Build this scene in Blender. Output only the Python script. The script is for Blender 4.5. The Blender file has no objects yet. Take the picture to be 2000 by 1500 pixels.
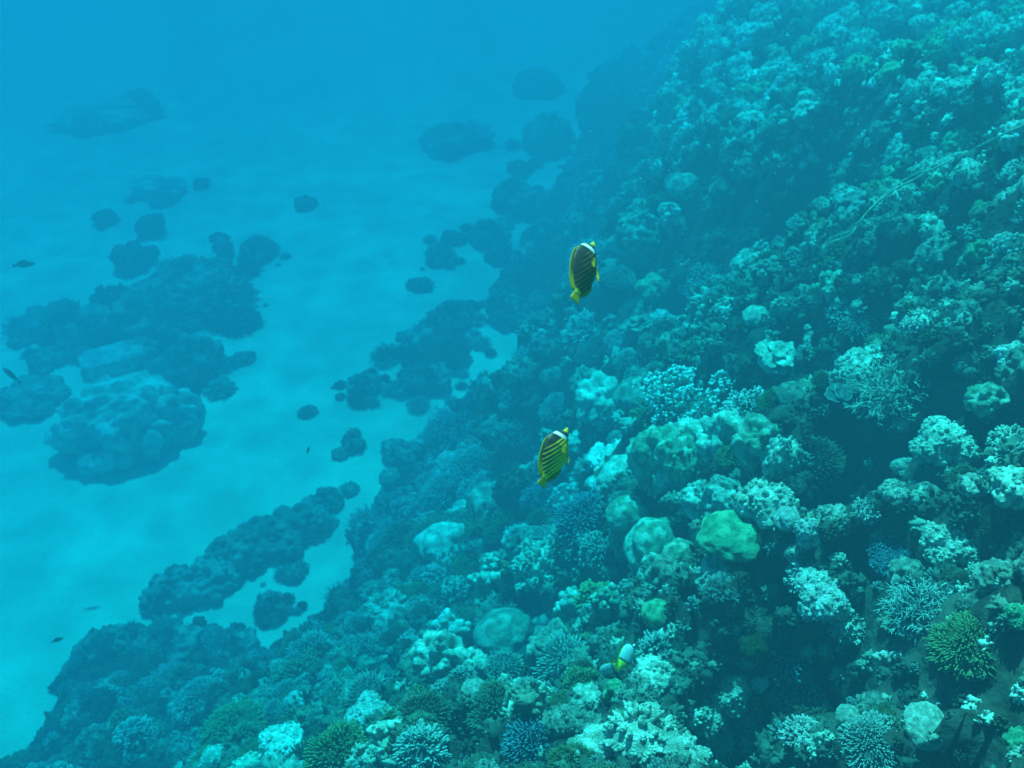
import bpy, math, random
import numpy as np
from mathutils import Vector, Matrix, Euler

# ------------------------------------------------------------------ camera, sky, sun, exposure
S = bpy.context.scene
C = S.collection
FPX, W0, H0 = 1732.0, 2000.0, 1500.0
PITCH = math.radians(36.0)
CAM = np.array([0.0, 0.0, 12.0])
cd = bpy.data.cameras.new('camera')
cam = bpy.data.objects.new('camera', cd); C.objects.link(cam)
cam.location = CAM
cam.rotation_euler = (math.radians(90) - PITCH, 0, 0)
cd.sensor_width = 36.0; cd.lens = 36.0 * FPX / W0
cd.clip_start = 0.05; cd.clip_end = 400
S.camera = cam
cd.dof.use_dof = True; cd.dof.focus_distance = 2.6; cd.dof.aperture_fstop = 5.0

SUN_EL, SUN_AZ = math.radians(64), math.radians(-12)     # azimuth from +Y (ahead), negative = to the left
sdir = Vector((math.sin(SUN_AZ) * math.cos(SUN_EL), math.cos(SUN_AZ) * math.cos(SUN_EL), math.sin(SUN_EL)))
sl = bpy.data.lights.new('sun', 'SUN'); sl.energy = 5.0; sl.angle = math.radians(0.6); sl.color = (1.0, 0.96, 0.88)
sun = bpy.data.objects.new('sun', sl); C.objects.link(sun)
sun.rotation_euler = sdir.to_track_quat('Z', 'Y').to_euler()
wd = bpy.data.worlds.new('World'); S.world = wd; wd.use_nodes = True
nt = wd.node_tree; bg = nt.nodes['Background']
sky = nt.nodes.new('ShaderNodeTexSky'); sky.sky_type = 'NISHITA'; sky.sun_disc = False
sky.sun_elevation = SUN_EL; sky.sun_rotation = SUN_AZ
nt.links.new(sky.outputs[0], bg.inputs[0]); bg.inputs[1].default_value = 0.06
S.view_settings.view_transform = 'Standard'; S.view_settings.look = 'None'
S.view_settings.gamma = 1.0; S.view_settings.exposure = 1.77
cy = S.cycles
cy.max_bounces = 5; cy.diffuse_bounces = 2; cy.glossy_bounces = 1; cy.transmission_bounces = 1
cy.volume_bounces = 2; cy.transparent_max_bounces = 6
cy.use_denoising = True
cy.sample_clamp_indirect = 4.0
cy.caustics_reflective = False; cy.caustics_refractive = False

# ------------------------------------------------------------------ helpers
R_ = np.random.default_rng
def hsh(ix, iy, iz, s):
    n = (ix * 374761393 + iy * 668265263 + iz * 2147483647 + s * 974711) & 0xffffffff
    n = ((n ^ (n >> 13)) * 1274126177) & 0xffffffff
    n = ((n ^ (n >> 16)) * 2246822519) & 0xffffffff
    return ((n ^ (n >> 15)) & 0xffffff) / float(0xffffff)
def vnoise(p, s=0):
    p = np.asarray(p, float); i = np.floor(p).astype(np.int64); f = p - i; f = f * f * (3 - 2 * f)
    o = 0
    for a in (0, 1):
        for b in (0, 1):
            for c in (0, 1):
                w = (f[..., 0] if a else 1 - f[..., 0]) * (f[..., 1] if b else 1 - f[..., 1]) * (f[..., 2] if c else 1 - f[..., 2])
                o = o + w * hsh(i[..., 0] + a, i[..., 1] + b, i[..., 2] + c, s)
    return o * 2 - 1
def fbm(p, octs=4, s=0, g=0.5):
    o = 0; a = 1.0; p = np.asarray(p, float)
    for k in range(octs):
        o = o + a * vnoise(p, s + k); a *= g; p = p * 2.03 + 7.1
    return o
def xyz(x, y, z=0.0): return np.stack(np.broadcast_arrays(x, y, z), -1)

def ray(px, py):
    u = (px - W0 / 2) / FPX; v = -(py - H0 / 2) / FPX
    return np.array([u, math.cos(PITCH) + v * math.sin(PITCH), -math.sin(PITCH) + v * math.cos(PITCH)])
def atz(px, py, z):
    d = ray(px, py); return CAM + d * (z - CAM[2]) / d[2]
def proj(p):
    q = np.asarray(p, float) - CAM
    f = q[..., 1] * math.cos(PITCH) - q[..., 2] * math.sin(PITCH)
    w = q[..., 1] * math.sin(PITCH) + q[..., 2] * math.cos(PITCH)
    return W0 / 2 + FPX * q[..., 0] / f, H0 / 2 - FPX * w / f, f

def mesh(name, V, F4=None, F3=None, smooth=True, tip=None):
    """mesh data from numpy arrays of quads and triangles"""
    me = bpy.data.meshes.new(name)
    V = np.asarray(V, np.float32)
    loops, starts, n = [], [], 0
    for F in (F4, F3):
        if F is not None and len(F):
            F = np.asarray(F, np.int32); k = F.shape[1]
            loops.append(F.ravel()); starts.append(n + np.arange(len(F)) * k); n += F.size
    L = np.concatenate(loops); ST = np.concatenate(starts).astype(np.int32)
    me.vertices.add(len(V)); me.vertices.foreach_set('co', V.ravel())
    me.loops.add(len(L)); me.loops.foreach_set('vertex_index', L.astype(np.int32))
    me.polygons.add(len(ST)); me.polygons.foreach_set('loop_start', ST)
    if smooth: me.polygons.foreach_set('use_smooth', np.ones(len(ST), bool))
    me.update(calc_edges=True); me.validate()
    if tip is not None:
        a = me.attributes.new('tip', 'FLOAT', 'POINT'); a.data.foreach_set('value', np.asarray(tip, np.float32))
    return me
def obj(name, me, m=None, parent=None, loc=None):
    o = bpy.data.objects.new(name, me); C.objects.link(o)
    if m is not None:
        if me.materials: me.materials[0] = m
        else: me.materials.append(m)
    if parent is not None: o.parent = parent
    if loc is not None: o.location = loc
    return o
def tag(o, label=None, cat=None, group=None, kind=None):
    if label: o['label'] = label
    if cat: o['category'] = cat
    if group: o['group'] = group
    if kind: o['kind'] = kind
    return o
def grid(nx, ny):
    i = np.arange(nx - 1)[:, None] * ny + np.arange(ny - 1)[None, :]
    return np.stack([i, i + ny, i + ny + 1, i + 1], -1).reshape(-1, 4)
_ico = {}
def ico(n):
    if n not in _ico:
        import bmesh
        bm = bmesh.new(); bmesh.ops.create_icosphere(bm, subdivisions=n, radius=1)
        V = np.array([v.co[:] for v in bm.verts]); F = np.array([[v.index for v in f.verts] for f in bm.faces]); bm.free()
        V /= np.linalg.norm(V, axis=1)[:, None]
        _ico[n] = (V, F)
    return _ico[n]

# ------------------------------------------------------------------ materials
def mat(name, base, tip=None, spots=None, rough=0.9, scale=14.0, bump=0.5, bscale=60.0, vary=0.25, cells=False, rand=True, tipk=(0.4, 1.0)):
    """procedural coral / rock / sand material: mottled base, pigment at the branch tips, crusted patches, fine relief"""
    m = bpy.data.materials.new(name); m.use_nodes = True; t = m.node_tree; N = t.nodes; Lk = t.links
    b = N['Principled BSDF']; b.inputs['Roughness'].default_value = rough
    b.inputs['Specular IOR Level'].default_value = 0.15
    tc = N.new('ShaderNodeTexCoord')
    n1 = N.new('ShaderNodeTexNoise'); n1.inputs['Scale'].default_value = scale; n1.inputs['Detail'].default_value = 5
    Lk.new(tc.outputs['Object'], n1.inputs['Vector'])
    r = N.new('ShaderNodeValToRGB'); r.color_ramp.elements[0].position = 0.35; r.color_ramp.elements[1].position = 0.68
    lo = [c * (1 - vary) for c in base]; hi = [min(1, c * (1 + vary)) for c in base]
    r.color_ramp.elements[0].color = (*lo, 1); r.color_ramp.elements[1].color = (*hi, 1)
    Lk.new(n1.outputs['Fac'], r.inputs['Fac']); col = r.outputs['Color']
    def mix(fac, a, bcol):
        x = N.new('ShaderNodeMix'); x.data_type = 'RGBA'; Lk.new(fac, x.inputs[0]); Lk.new(a, x.inputs[6])
        if isinstance(bcol, tuple): x.inputs[7].default_value = (*bcol, 1)
        else: Lk.new(bcol, x.inputs[7])
        return x.outputs[2]
    if spots:
        n2 = N.new('ShaderNodeTexNoise'); n2.inputs['Scale'].default_value = scale * 0.55; n2.inputs['Detail'].default_value = 4
        mp = N.new('ShaderNodeMapping'); mp.inputs['Location'].default_value = (3.7, 1.2, 9.1)
        Lk.new(tc.outputs['Object'], mp.inputs[0]); Lk.new(mp.outputs[0], n2.inputs['Vector'])
        r2 = N.new('ShaderNodeValToRGB'); r2.color_ramp.elements[0].position = 0.50; r2.color_ramp.elements[1].position = 0.60
        Lk.new(n2.outputs['Fac'], r2.inputs['Fac']); col = mix(r2.outputs['Color'], col, spots)
    if tip:
        at = N.new('ShaderNodeAttribute'); at.attribute_name = 'tip'
        mr = N.new('ShaderNodeMapRange'); mr.inputs[1].default_value = tipk[0]; mr.inputs[2].default_value = tipk[1]
        Lk.new(at.outputs['Fac'], mr.inputs[0]); col = mix(mr.outputs[0], col, tip)
    if rand:
        oi = N.new('ShaderNodeObjectInfo'); hs = N.new('ShaderNodeHueSaturation')
        m1 = N.new('ShaderNodeMapRange'); m1.inputs[3].default_value = 0.65; m1.inputs[4].default_value = 1.3
        Lk.new(oi.outputs['Random'], m1.inputs[0]); Lk.new(m1.outputs[0], hs.inputs['Value'])
        m2 = N.new('ShaderNodeMath'); m2.operation = 'MULTIPLY_ADD'; m2.inputs[1].default_value = 7.31; m2.inputs[2].default_value = 0
        m3 = N.new('ShaderNodeMath'); m3.operation = 'FRACT'; m4 = N.new('ShaderNodeMapRange')
        m4.inputs[3].default_value = 0.465; m4.inputs[4].default_value = 0.535
        Lk.new(oi.outputs['Random'], m2.inputs[0]); Lk.new(m2.outputs[0], m3.inputs[0]); Lk.new(m3.outputs[0], m4.inputs[0]); Lk.new(m4.outputs[0], hs.inputs['Hue'])
        Lk.new(col, hs.inputs['Color']); col = hs.outputs[0]
    Lk.new(col, b.inputs['Base Color'])
    if bump:
        bt = N.new('ShaderNodeTexVoronoi' if cells else 'ShaderNodeTexNoise'); bt.inputs['Scale'].default_value = bscale
        if not cells: bt.inputs['Detail'].default_value = 4
        Lk.new(tc.outputs['Object'], bt.inputs['Vector'])
        bp = N.new('ShaderNodeBump'); bp.inputs['Strength'].default_value = bump; bp.inputs['Distance'].default_value = 0.6 / bscale
        Lk.new(bt.outputs[0], bp.inputs['Height']); Lk.new(bp.outputs[0], b.inputs['Normal'])
    return m

# ------------------------------------------------------------------ reef relief: one surface through surveyed points (picture x, y -> height above the sand)
SURVEY = [
 # foot of the reef
 (-120,1560,-.25),(20,1500,-.1),(80,1350,-.05),(130,1280,0),(250,1225,0),(330,1240,0),(430,1290,0),(560,1275,0),(640,1210,0),(690,1120,0),
 (690,1040,0),(750,975,0),(830,850,0),(980,810,0),(1095,700,0),(1010,660,0),(960,590,0),(1010,530,0),(1060,420,0),(1120,330,0),
 (1145,230,0),(1165,150,0),(1270,110,0),(1400,10,0),
 # lower slope
 (200,1400,.35),(350,1500,.75),(430,1380,.7),(600,1450,1.35),(560,1330,.5),(700,1250,.75),(800,1400,1.9),(720,1340,1.2),(1000,1450,2.5),(1300,1480,3.0),(1600,1480,3.3),(1950,1480,3.5),
 (800,1080,.6),(860,1240,1.35),(1000,1250,1.75),(1200,1250,2.2),(1350,1350,2.7),(1600,1300,3.0),(1850,1300,3.3),
 (880,960,.5),(1000,1060,1.15),(1100,1050,1.35),(1280,1190,2.2),(1415,1080,2.35),
 (1130,920,1.1),
 
 
 (1150,400,.35),
 # the big mound behind
 
 
]
# the same by distance along the camera axis, where the relief overlaps itself: slope, gully, overhang and the mound behind it
SURVEY_D = [(1300,880,7.6),(1500,880,6.3),(1560,950,5.8),(1850,950,5.2),(1950,950,4.8),(1900,800,5.6),(1600,1130,4.8),(1690,1060,5.5),(1650,930,6.0),(1800,1150,4.7),(1950,1150,4.2),
 (1620,850,6.9),(1150,790,11),(1340,770,8.4),(1550,760,7.6),(1700,780,6.6),(1850,700,6.1),(1980,700,5.3),(1150,620,13),(1290,620,10.5),(1500,640,8.3),(1500,560,8.7),(1600,560,8.2),(1750,560,7.3),
 (1900,500,6.7),(1990,420,6.4),(1270,470,12.8),(1440,490,11.2),(1560,475,10.6),(1680,420,9.7),(1800,400,8.6),(1270,350,14.5),(1380,310,12.4),(1480,320,10.8),(1620,330,10.1),(1760,310,9.4),
 (1900,260,8.8),(1300,220,17.5),(1350,130,18),(1500,110,14.8),(1500,220,12.4),(1650,220,11.2),(1700,100,13.2),(1650,10,17),(1850,60,12.6),(1850,180,10.2),(1990,20,12),(1990,200,8.8)]
def deepen(z): return 12 - (6 - z) * np.clip(2.0 - .27 * z, 1.0, 2.06)     # survey heights were taken in a 6 m column, the water is 12 m deep
P3 = np.array([atz(a, b, deepen(z)) for a, b, z in SURVEY] + [CAM + ray(a, b) * t for a, b, t in SURVEY_D])
def nearer(P):      # the reef top comes closer to the surface (and so to the camera) than the first survey had it
    f = (P[:, 1] * math.cos(PITCH) - (P[:, 2] - CAM[2]) * math.sin(PITCH)); g = .74 + .26 * np.clip((f - 5) / 9, 0, 1); return CAM + (P - CAM) * g[:, None]
P3 = nearer(P3)
P3 = np.vstack([P3, [[-10, 1, -.8], [-10, 6, -.8], [-8.5, 10, -.7], [-5.5, 14, -.7], [-3, 20, -.6], [-1.5, 28, -.6], [.2, 39, -.7], [3, 54, -.8], [-7, -3, .3],
      [-2, -4, 6.6], [1, -3, 10.2], [4, -2, 10.8], [6.5, 1, 10.9], [9, 5, 10.8], [10, 11, 10.4], [10, 17, 9.2], [15, 4, 10.8], [15, 20, 10.0], [7.5, 20, 7.4], [9, 27, 6.0], [8, 38, 3.0], [16, 36, 7.5], [13, 56, .5]]])
def tps_fit(P, z, lam):
    n = len(P); d = np.linalg.norm(P[:, None] - P[None], axis=2); K = np.where(d > 0, d * d * np.log(d + 1e-9), 0) + lam * np.eye(n)
    Q = np.c_[np.ones(n), P]; A = np.block([[K, Q], [Q.T, np.zeros((3, 3))]])
    return np.linalg.solve(A, np.r_[z, 0, 0, 0])
_w = tps_fit(P3[:, :2], P3[:, 2], 0.02)
def reef_base(x, y):
    x = np.asarray(x, float); y = np.asarray(y, float); sh = x.shape; x = x.ravel(); y = y.ravel(); o = np.empty(len(x))
    for k in range(0, len(x), 20000):
        a, b = x[k:k + 20000], y[k:k + 20000]
        d = np.sqrt((a[:, None] - P3[None, :, 0]) ** 2 + (b[:, None] - P3[None, :, 1]) ** 2)
        o[k:k + 20000] = np.where(d > 0, d * d * np.log(d + 1e-9), 0) @ _w[:-3] + _w[-3] + _w[-2] * a + _w[-1] * b
    return np.clip(o, -1.0, 10.9).reshape(sh)
def sand_h(x, y):
    p = xyz(np.asarray(x, float), np.asarray(y, float), 0)
    return 0.10 * fbm(p * 0.33, 3, 11) + 0.02 * vnoise(p * 1.7, 5) - 0.03 * np.minimum(0, x) * 0
# hollows and gullies between the ledges: picture x, y, radius in picture pixels, depth in metres
def base_hit(px, py):
    d = ray(px, py); t = np.arange(2, 60, .05); P = CAM + d * t[:, None]; g = P[:, 2] < reef_base(P[:, 0], P[:, 1]); return P[int(np.argmax(g))], t[int(np.argmax(g))]
HOLES = []
for a, b, r, dp in ((1570,700,50,.7),(1610,780,55,1.0),(1640,870,60,1.2),(1655,950,60,1.3),(1680,1040,55,1.2),(1690,1130,50,.9),(1600,1220,45,.8),(1510,1170,45,.8),(1330,1150,45,.8),(1370,1230,45,.7),
    (1220,1130,40,.7),(1460,1180,40,.6),(900,1390,55,.9),(930,1470,50,.9),(1000,1370,45,.7),(1640,1270,50,.7),(1800,1450,70,.9),(1930,1400,60,.8),(1860,820,60,.7),(1780,880,50,.7),(1830,1000,45,.5),(1740,640,60,.6),
    (1500,1330,45,.6),(1100,1280,40,.6),(1010,1170,45,.6),(760,1290,45,.5),(1250,950,35,.5),(1480,790,40,.6),(1400,690,50,.5),(1440,440,95,.8),(1550,430,90,.8),(1340,430,75,.6),(1650,410,70,.6),(1960,820,50,.6),(1500,1440,45,.6),(1130,1430,35,.5)):
    P, t = base_hit(a, b); HOLES.append((P[0], P[1], r * t / FPX * 1.08, dp * 1.3))
def hollow(x, y):
    o = 0
    for a, b, r, dp in HOLES: o = np.maximum(o, dp * np.exp(-(((x - a) ** 2 + (y - b) ** 2) / (r * r)) ** 1.6))
    return o
def ter(x, y):
    """reef rock surface with lumps and holes"""
    p = xyz(np.asarray(x, float), np.asarray(y, float), 0); h = reef_base(x, y)
    k = np.clip(h / .9, 0, 1)
    n1 = vnoise(p * .95, 21) + .35 * vnoise(p * 2.1, 22); n2 = vnoise(p * 2.3 + 4, 23) + .3 * vnoise(p * 5, 24)
    st = lambda q, a, b: (lambda u: u * u * (3 - 2 * u))(np.clip((q - a) / (b - a), 0, 1))
    return h - hollow(p[..., 0], p[..., 1]) + k * (0.50 * (st(n1, -.22, .10) - .6) + 0.26 * (st(n2, -.12, .16) - .5) + 0.085 * fbm(p * 4.5, 4, 31, .6))
def high(x, y):
    p = xyz(np.asarray(x, float), np.asarray(y, float), 0); return vnoise(p * .95, 21) + .35 * vnoise(p * 2.1, 22)
# ------------------------------------------------------------------ setting: sand, reef rock, water
GX0, GX1, GY0, GY1, GS = -10.0, 15.0, -3.0, 56.0, 0.05
gx = np.arange(GX0, GX1 + 1e-6, GS); gy = np.arange(GY0, GY1 + 1e-6, GS)
XX, YY = np.meshgrid(gx, gy, indexing='ij'); RZ = ter(XX, YY)
def reef_z(x, y):
    fx = np.clip((np.asarray(x, float) - GX0) / GS, 0, len(gx) - 1.001); fy = np.clip((np.asarray(y, float) - GY0) / GS, 0, len(gy) - 1.001)
    i = fx.astype(int); j = fy.astype(int); a = fx - i; b = fy - j
    return (RZ[i, j] * (1 - a) * (1 - b) + RZ[i + 1, j] * a * (1 - b) + RZ[i, j + 1] * (1 - a) * b + RZ[i + 1, j + 1] * a * b)
def ground(x, y):
    ins = (np.asarray(x) > GX0) & (np.asarray(x) < GX1) & (np.asarray(y) > GY0) & (np.asarray(y) < GY1)
    return np.maximum(np.where(ins, reef_z(x, y), -9), sand_h(x, y))
def hit(px, py):
    """where the line of sight through a picture point meets the ground"""
    d = ray(px, py); t = np.arange(0.6, 90, 0.02); P = CAM + d * t[:, None]
    g = P[:, 2] < ground(P[:, 0], P[:, 1]); k = int(np.argmax(g)) if g.any() else len(t) - 1
    return P[k]
def normal(x, y, e=0.12):
    n = Vector((float(ground(x - e, y) - ground(x + e, y)), float(ground(x, y - e) - ground(x, y + e)), 2 * e)); return n.normalized()

M_SAND = mat('sand', (0.78, 0.88, 0.62), spots=(0.72, 0.82, 0.57), scale=1.6, bump=0.6, bscale=14, vary=0.09, rand=False)
M_ROCK = mat('reef_rock', (0.035, 0.036, 0.026), spots=(0.07, 0.072, 0.05), scale=6, bump=1.0, bscale=18, vary=0.4, rand=False)
sx = np.r_[np.linspace(-80, -16, 70), np.linspace(-15.8, 16, 280), np.linspace(16.3, 80, 60)]
sy = np.r_[np.linspace(-22, -2, 16), np.linspace(-1.9, 50, 360), np.linspace(50.5, 120, 90)]
SX, SY = np.meshgrid(sx, sy, indexing='ij')
tag(obj('sand', mesh('sand', xyz(SX, SY, sand_h(SX, SY)).reshape(-1, 3), grid(len(sx), len(sy))), M_SAND), kind='structure')
tag(obj('reef_terrain', mesh('reef_terrain', xyz(XX, YY, RZ).reshape(-1, 3), grid(len(gx), len(gy))), M_ROCK), kind='structure')

# unseen flat sheet added at the surface: painted transparency dims sunlight into patches below
def sea_light_mask():
    me = mesh('sea_light_mask', xyz(*np.meshgrid(np.linspace(-70, 70, 60), np.linspace(-40, 100, 60), indexing='ij'), 0).reshape(-1, 3), grid(60, 60))
    m = bpy.data.materials.new('sea_light_mask'); m.use_nodes = True; t = m.node_tree; N = t.nodes; Lk = t.links
    N.remove(N['Principled BSDF']); tr = N.new('ShaderNodeBsdfTransparent'); out = N['Material Output']; Lk.new(tr.outputs[0], out.inputs[0])
    tc = N.new('ShaderNodeTexCoord')
    n = N.new('ShaderNodeTexNoise'); n.inputs['Scale'].default_value = 0.28; n.inputs['Detail'].default_value = 1.0
    v = N.new('ShaderNodeTexVoronoi'); v.inputs['Scale'].default_value = 0.9; v.feature = 'SMOOTH_F1'; v.inputs['Smoothness'].default_value = 0.6
    n2 = N.new('ShaderNodeTexNoise'); n2.inputs['Scale'].default_value = 1.2
    va = N.new('ShaderNodeVectorMath'); va.operation = 'ADD'
    Lk.new(tc.outputs['Object'], n.inputs['Vector']); Lk.new(tc.outputs['Object'], n2.inputs['Vector'])
    Lk.new(tc.outputs['Object'], va.inputs[0]); Lk.new(n2.outputs['Color'], va.inputs[1]); Lk.new(va.outputs[0], v.inputs['Vector'])
    mu = N.new('ShaderNodeMath'); mu.operation = 'MULTIPLY'; Lk.new(n.outputs['Fac'], mu.inputs[0]); Lk.new(v.outputs['Distance'], mu.inputs[1])
    mr = N.new('ShaderNodeMapRange'); mr.inputs[1].default_value = 0.12; mr.inputs[2].default_value = 0.42; mr.inputs[3].default_value = 0.6; mr.inputs[4].default_value = 1.0
    Lk.new(mu.outputs[0], mr.inputs[0]); Lk.new(mr.outputs[0], tr.inputs[0])
    o = obj('sea_light_mask', me, m, loc=(0, 0, 14.5)); tag(o, kind='structure'); return o
sea_light_mask()

def haze():
    x0, x1, y0, y1, z0, z1 = -82, 82, -26, 122, -2.2, 13.3
    V = [(x, y, z) for x in (x0, x1) for y in (y0, y1) for z in (z0, z1)]
    F = [(0, 1, 3, 2), (4, 6, 7, 5), (0, 4, 5, 1), (2, 3, 7, 6), (0, 2, 6, 4), (1, 5, 7, 3)]
    me = mesh('haze', V, F, smooth=False)
    m = bpy.data.materials.new('haze'); m.use_nodes = True; t = m.node_tree; t.nodes.remove(t.nodes['Principled BSDF'])
    v = t.nodes.new('ShaderNodeVolumePrincipled'); t.links.new(v.outputs[0], t.nodes['Material Output'].inputs['Volume'])
    v.inputs['Density'].default_value = HZ_D; v.inputs['Color'].default_value = (*HZ_C, 1)
    v.inputs['Absorption Color'].default_value = (*HZ_A, 1); v.inputs['Anisotropy'].default_value = HZ_G
    tag(obj('haze', me, m), kind='stuff')
HZ_D, HZ_C, HZ_A, HZ_G = 0.450, (0.010, 0.0535, 0.0720), (0.0, 0.7500, 0.842), 0.1
haze()
# ------------------------------------------------------------------ coral shapes (unit radius, foot at z = 0)
def unit(v): return v / np.maximum(np.linalg.norm(v, axis=-1, keepdims=True), 1e-9)
def join(parts):
    V, F4, F3, T, n = [], [], [], [], 0
    for p in parts:
        v, f4, f3, tp = p
        V.append(v); T.append(tp if tp is not None else np.zeros(len(v)))
        if f4 is not None and len(f4): F4.append(np.asarray(f4) + n)
        if f3 is not None and len(f3): F3.append(np.asarray(f3) + n)
        n += len(v)
    return np.vstack(V), (np.vstack(F4) if F4 else None), (np.vstack(F3) if F3 else None), np.concatenate(T)
def caps(P0, P1, r0, r1, sides=6, tipv=(0, 1), prof=((0, 1), (.4, 1), (.75, .97), (.92, .72), (1, .15))):
    """rounded tapering fingers from P0 to P1"""
    P0 = np.asarray(P0, float); P1 = np.asarray(P1, float); n = len(P0); d = P1 - P0; u = unit(d)
    a = unit(np.cross(u, np.where(np.abs(u[:, 2:3]) < .9, [[0, 0, 1.]], [[1., 0, 0]]))); b = np.cross(u, a)
    r0 = np.broadcast_to(r0, (n,)); r1 = np.broadcast_to(r1, (n,)); K = len(prof)
    th = np.arange(sides) * 2 * math.pi / sides; V = np.empty((n, K, sides, 3)); T = np.empty((n, K, sides))
    t0 = np.broadcast_to(tipv[0], (n,)); t1 = np.broadcast_to(tipv[1], (n,))
    for k, (l, q) in enumerate(prof):
        rr = (r0 * (1 - l) + r1 * l) * q
        V[:, k] = (P0 + d * l)[:, None] + rr[:, None, None] * (np.cos(th)[None, :, None] * a[:, None] + np.sin(th)[None, :, None] * b[:, None])
        T[:, k] = (t0 * (1 - l) + t1 * l)[:, None]
    base = (np.arange(n) * K * sides)[:, None, None]; k = np.arange(K - 1)[None, :, None] * sides; s = np.arange(sides)[None, None, :]; s2 = (s + 1) % sides
    F = np.stack([base + k + s, base + k + s2, base + k + sides + s2, base + k + sides + s], -1).reshape(-1, 4)
    nv = n * K * sides                                                       # tip points
    tips = P1 + u * r1[:, None] * .05
    tp = np.arange(n)[:, None] + nv; lb = (np.arange(n) * K * sides + (K - 1) * sides)[:, None]; s = np.arange(sides)[None]
    F3 = np.stack([lb + s, lb + (s + 1) % sides, np.broadcast_to(tp, (n, sides))], -1).reshape(-1, 3)
    return np.vstack([V.reshape(-1, 3), tips]), F, F3, np.concatenate([T.ravel(), t1])
def sphere_dirs(n, rg, zmin=-0.1, jit=0.35):
    k = np.arange(n) + .5; z = 1 - (1 - zmin) * k / n; ph = k * 2.399963; r = np.sqrt(np.maximum(0, 1 - z * z))
    d = np.stack([r * np.cos(ph), r * np.sin(ph), z], -1) + rg.normal(0, jit / math.sqrt(n) * 1.6, (n, 3))
    return unit(d)
def star(centres, radii, lev=5, p=22.0, relief=.03, rs=6.0, seed=0, skirt=1.4, taper=.25, body=.55, off=(0, 0, 0), sc=(1, 1, 1)):
    """one continuous lobed body: the smooth outer envelope of many round lobes seen from its centre"""
    D, F = ico(lev); V = np.zeros(len(D)) + body ** p
    lob = np.zeros(len(D))
    for c, r in zip(centres, radii):
        b = D @ c; q = b * b - c @ c + r * r; t = np.where((q > 0), b + np.sqrt(np.maximum(q, 0)), 0); V += np.maximum(t, 0) ** p
    rad = V ** (1 / p); P = D * rad[:, None]
    n = fbm(P * rs + seed * 3.1, 3, seed) ; P = P * (1 + relief * n)[:, None]
    lob = np.clip((rad - body) / (rad.max() - body + 1e-6), 0, 1)
    neg = P[:, 2] < 0
    z = np.where(neg, P[:, 2] * skirt, P[:, 2]); k = np.where(neg, 1 - taper * np.clip(-P[:, 2] / .6, 0, 1), 1)
    P = np.stack([P[:, 0] * k, P[:, 1] * k, z], -1) * np.array(sc) + np.array(off)
    return P, None, F, lob
def g_lobed(seed, n=28, lr=.28, flat=.8, lev=5, relief=.03, core=.72, off=(0, 0, .15), sc=(1, 1, 1), skirt=1.5, zmin=-.25):
    rg = R_(seed); d = sphere_dirs(n, rg, zmin, .9); cs = d * (core * rg.uniform(.82, 1.1, n))[:, None] * np.array([1, 1, flat])
    return star(cs, lr * rg.uniform(.65, 1.25, n), lev, relief=relief, rs=8, seed=seed, off=off, sc=sc, skirt=skirt)
def g_dome(seed, relief=.05, flat=.85, skirt=1.3):
    rg = R_(seed); cs = rg.normal(0, .12, (5, 3)); return star(cs, np.full(5, .82), 5, p=8, relief=relief, rs=2.2, seed=seed, body=.5, off=(0, 0, .15), sc=(1, 1, flat), skirt=skirt)
def g_crust(seed):
    rg = R_(seed); n = 60; a = rg.uniform(0, 2 * math.pi, n); r = np.sqrt(rg.uniform(0, 1, n)) * .85
    cs = np.stack([r * np.cos(a), r * np.sin(a), rg.uniform(-.05, .22, n) * (1 - r * .3)], -1)
    return star(cs, rg.uniform(.09, .2, n), 6, relief=.09, rs=9, seed=seed, body=.3, off=(0, 0, .1), sc=(1, .8, .8), skirt=1.6)
def g_finger(seed, n=150, fr=.05, fl=.42, branch=0.5, zmin=-.15, flat=.85, sides=6):
    rg = R_(seed); d = sphere_dirs(n, rg, zmin); q = np.array([1, 1, flat]); lv = 1 + .24 * vnoise(d * 1.7 + seed, seed) + rg.normal(0, .05, n); gap = vnoise(d * 2.6 - seed, seed + 5) > .42; lv = np.where(gap, .70, lv)
    P0 = d * .66 * q; P1 = d * lv[:, None] * q + rg.normal(0, .02, (n, 3)); parts = [caps(P0, P1, fr * 1.0, fr * rg.uniform(.85, 1.15, n), sides, (0, 1), prof=((0, 1), (.5, 1), (.85, 1), (.96, .75), (1, .3)))]
    m = int(n * branch)
    if m:
        k = rg.integers(0, n, m); s = rg.uniform(.55, .8, m)[:, None]; A = P0[k] * (1 - s) + P1[k] * s
        B = A + unit(d[k] + rg.normal(0, .55, (m, 3))) * fl * .38
        parts.append(caps(A, B, fr * .85, fr * .65, sides, (.5, 1)))
    v, f4, f3, t = g_dome(seed, .04); parts.append((v * np.array([.72, .72, .72 * flat]), f4, f3, t * 0))
    v, a, b, t = join(parts); v[:, 2] += .12; return v, a, b, t
def g_cauli(seed, n=46, kr=.105, zmin=-.2):
    rg = R_(seed); d = sphere_dirs(n, rg, zmin, .8); L = rg.uniform(.78, 1.02, n); parts = [caps(d * .35, d * (L * .82)[:, None], kr * .75, kr * .8, 7, (0, .5))]
    for j in range(5):
        o = unit(d + rg.normal(0, .30, (n, 3))); A = d * (L * .66)[:, None]; B = A + (o * (L * rg.uniform(.22, .38, n))[:, None])
        parts.append(caps(A, B, kr * .62, kr * rg.uniform(.45, .7, n), 7, (.3, 1), prof=((0, 1), (.3, 1.02), (.6, 1.12), (.85, .9), (1, .3))))
    v, f4, f3, t = g_dome(seed, .05); parts.append((v * .58, f4, f3, t * 0))
    v, a, b, t = join(parts); v[:, 2] = v[:, 2] * .9 + .1; return v, a, b, t
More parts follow.
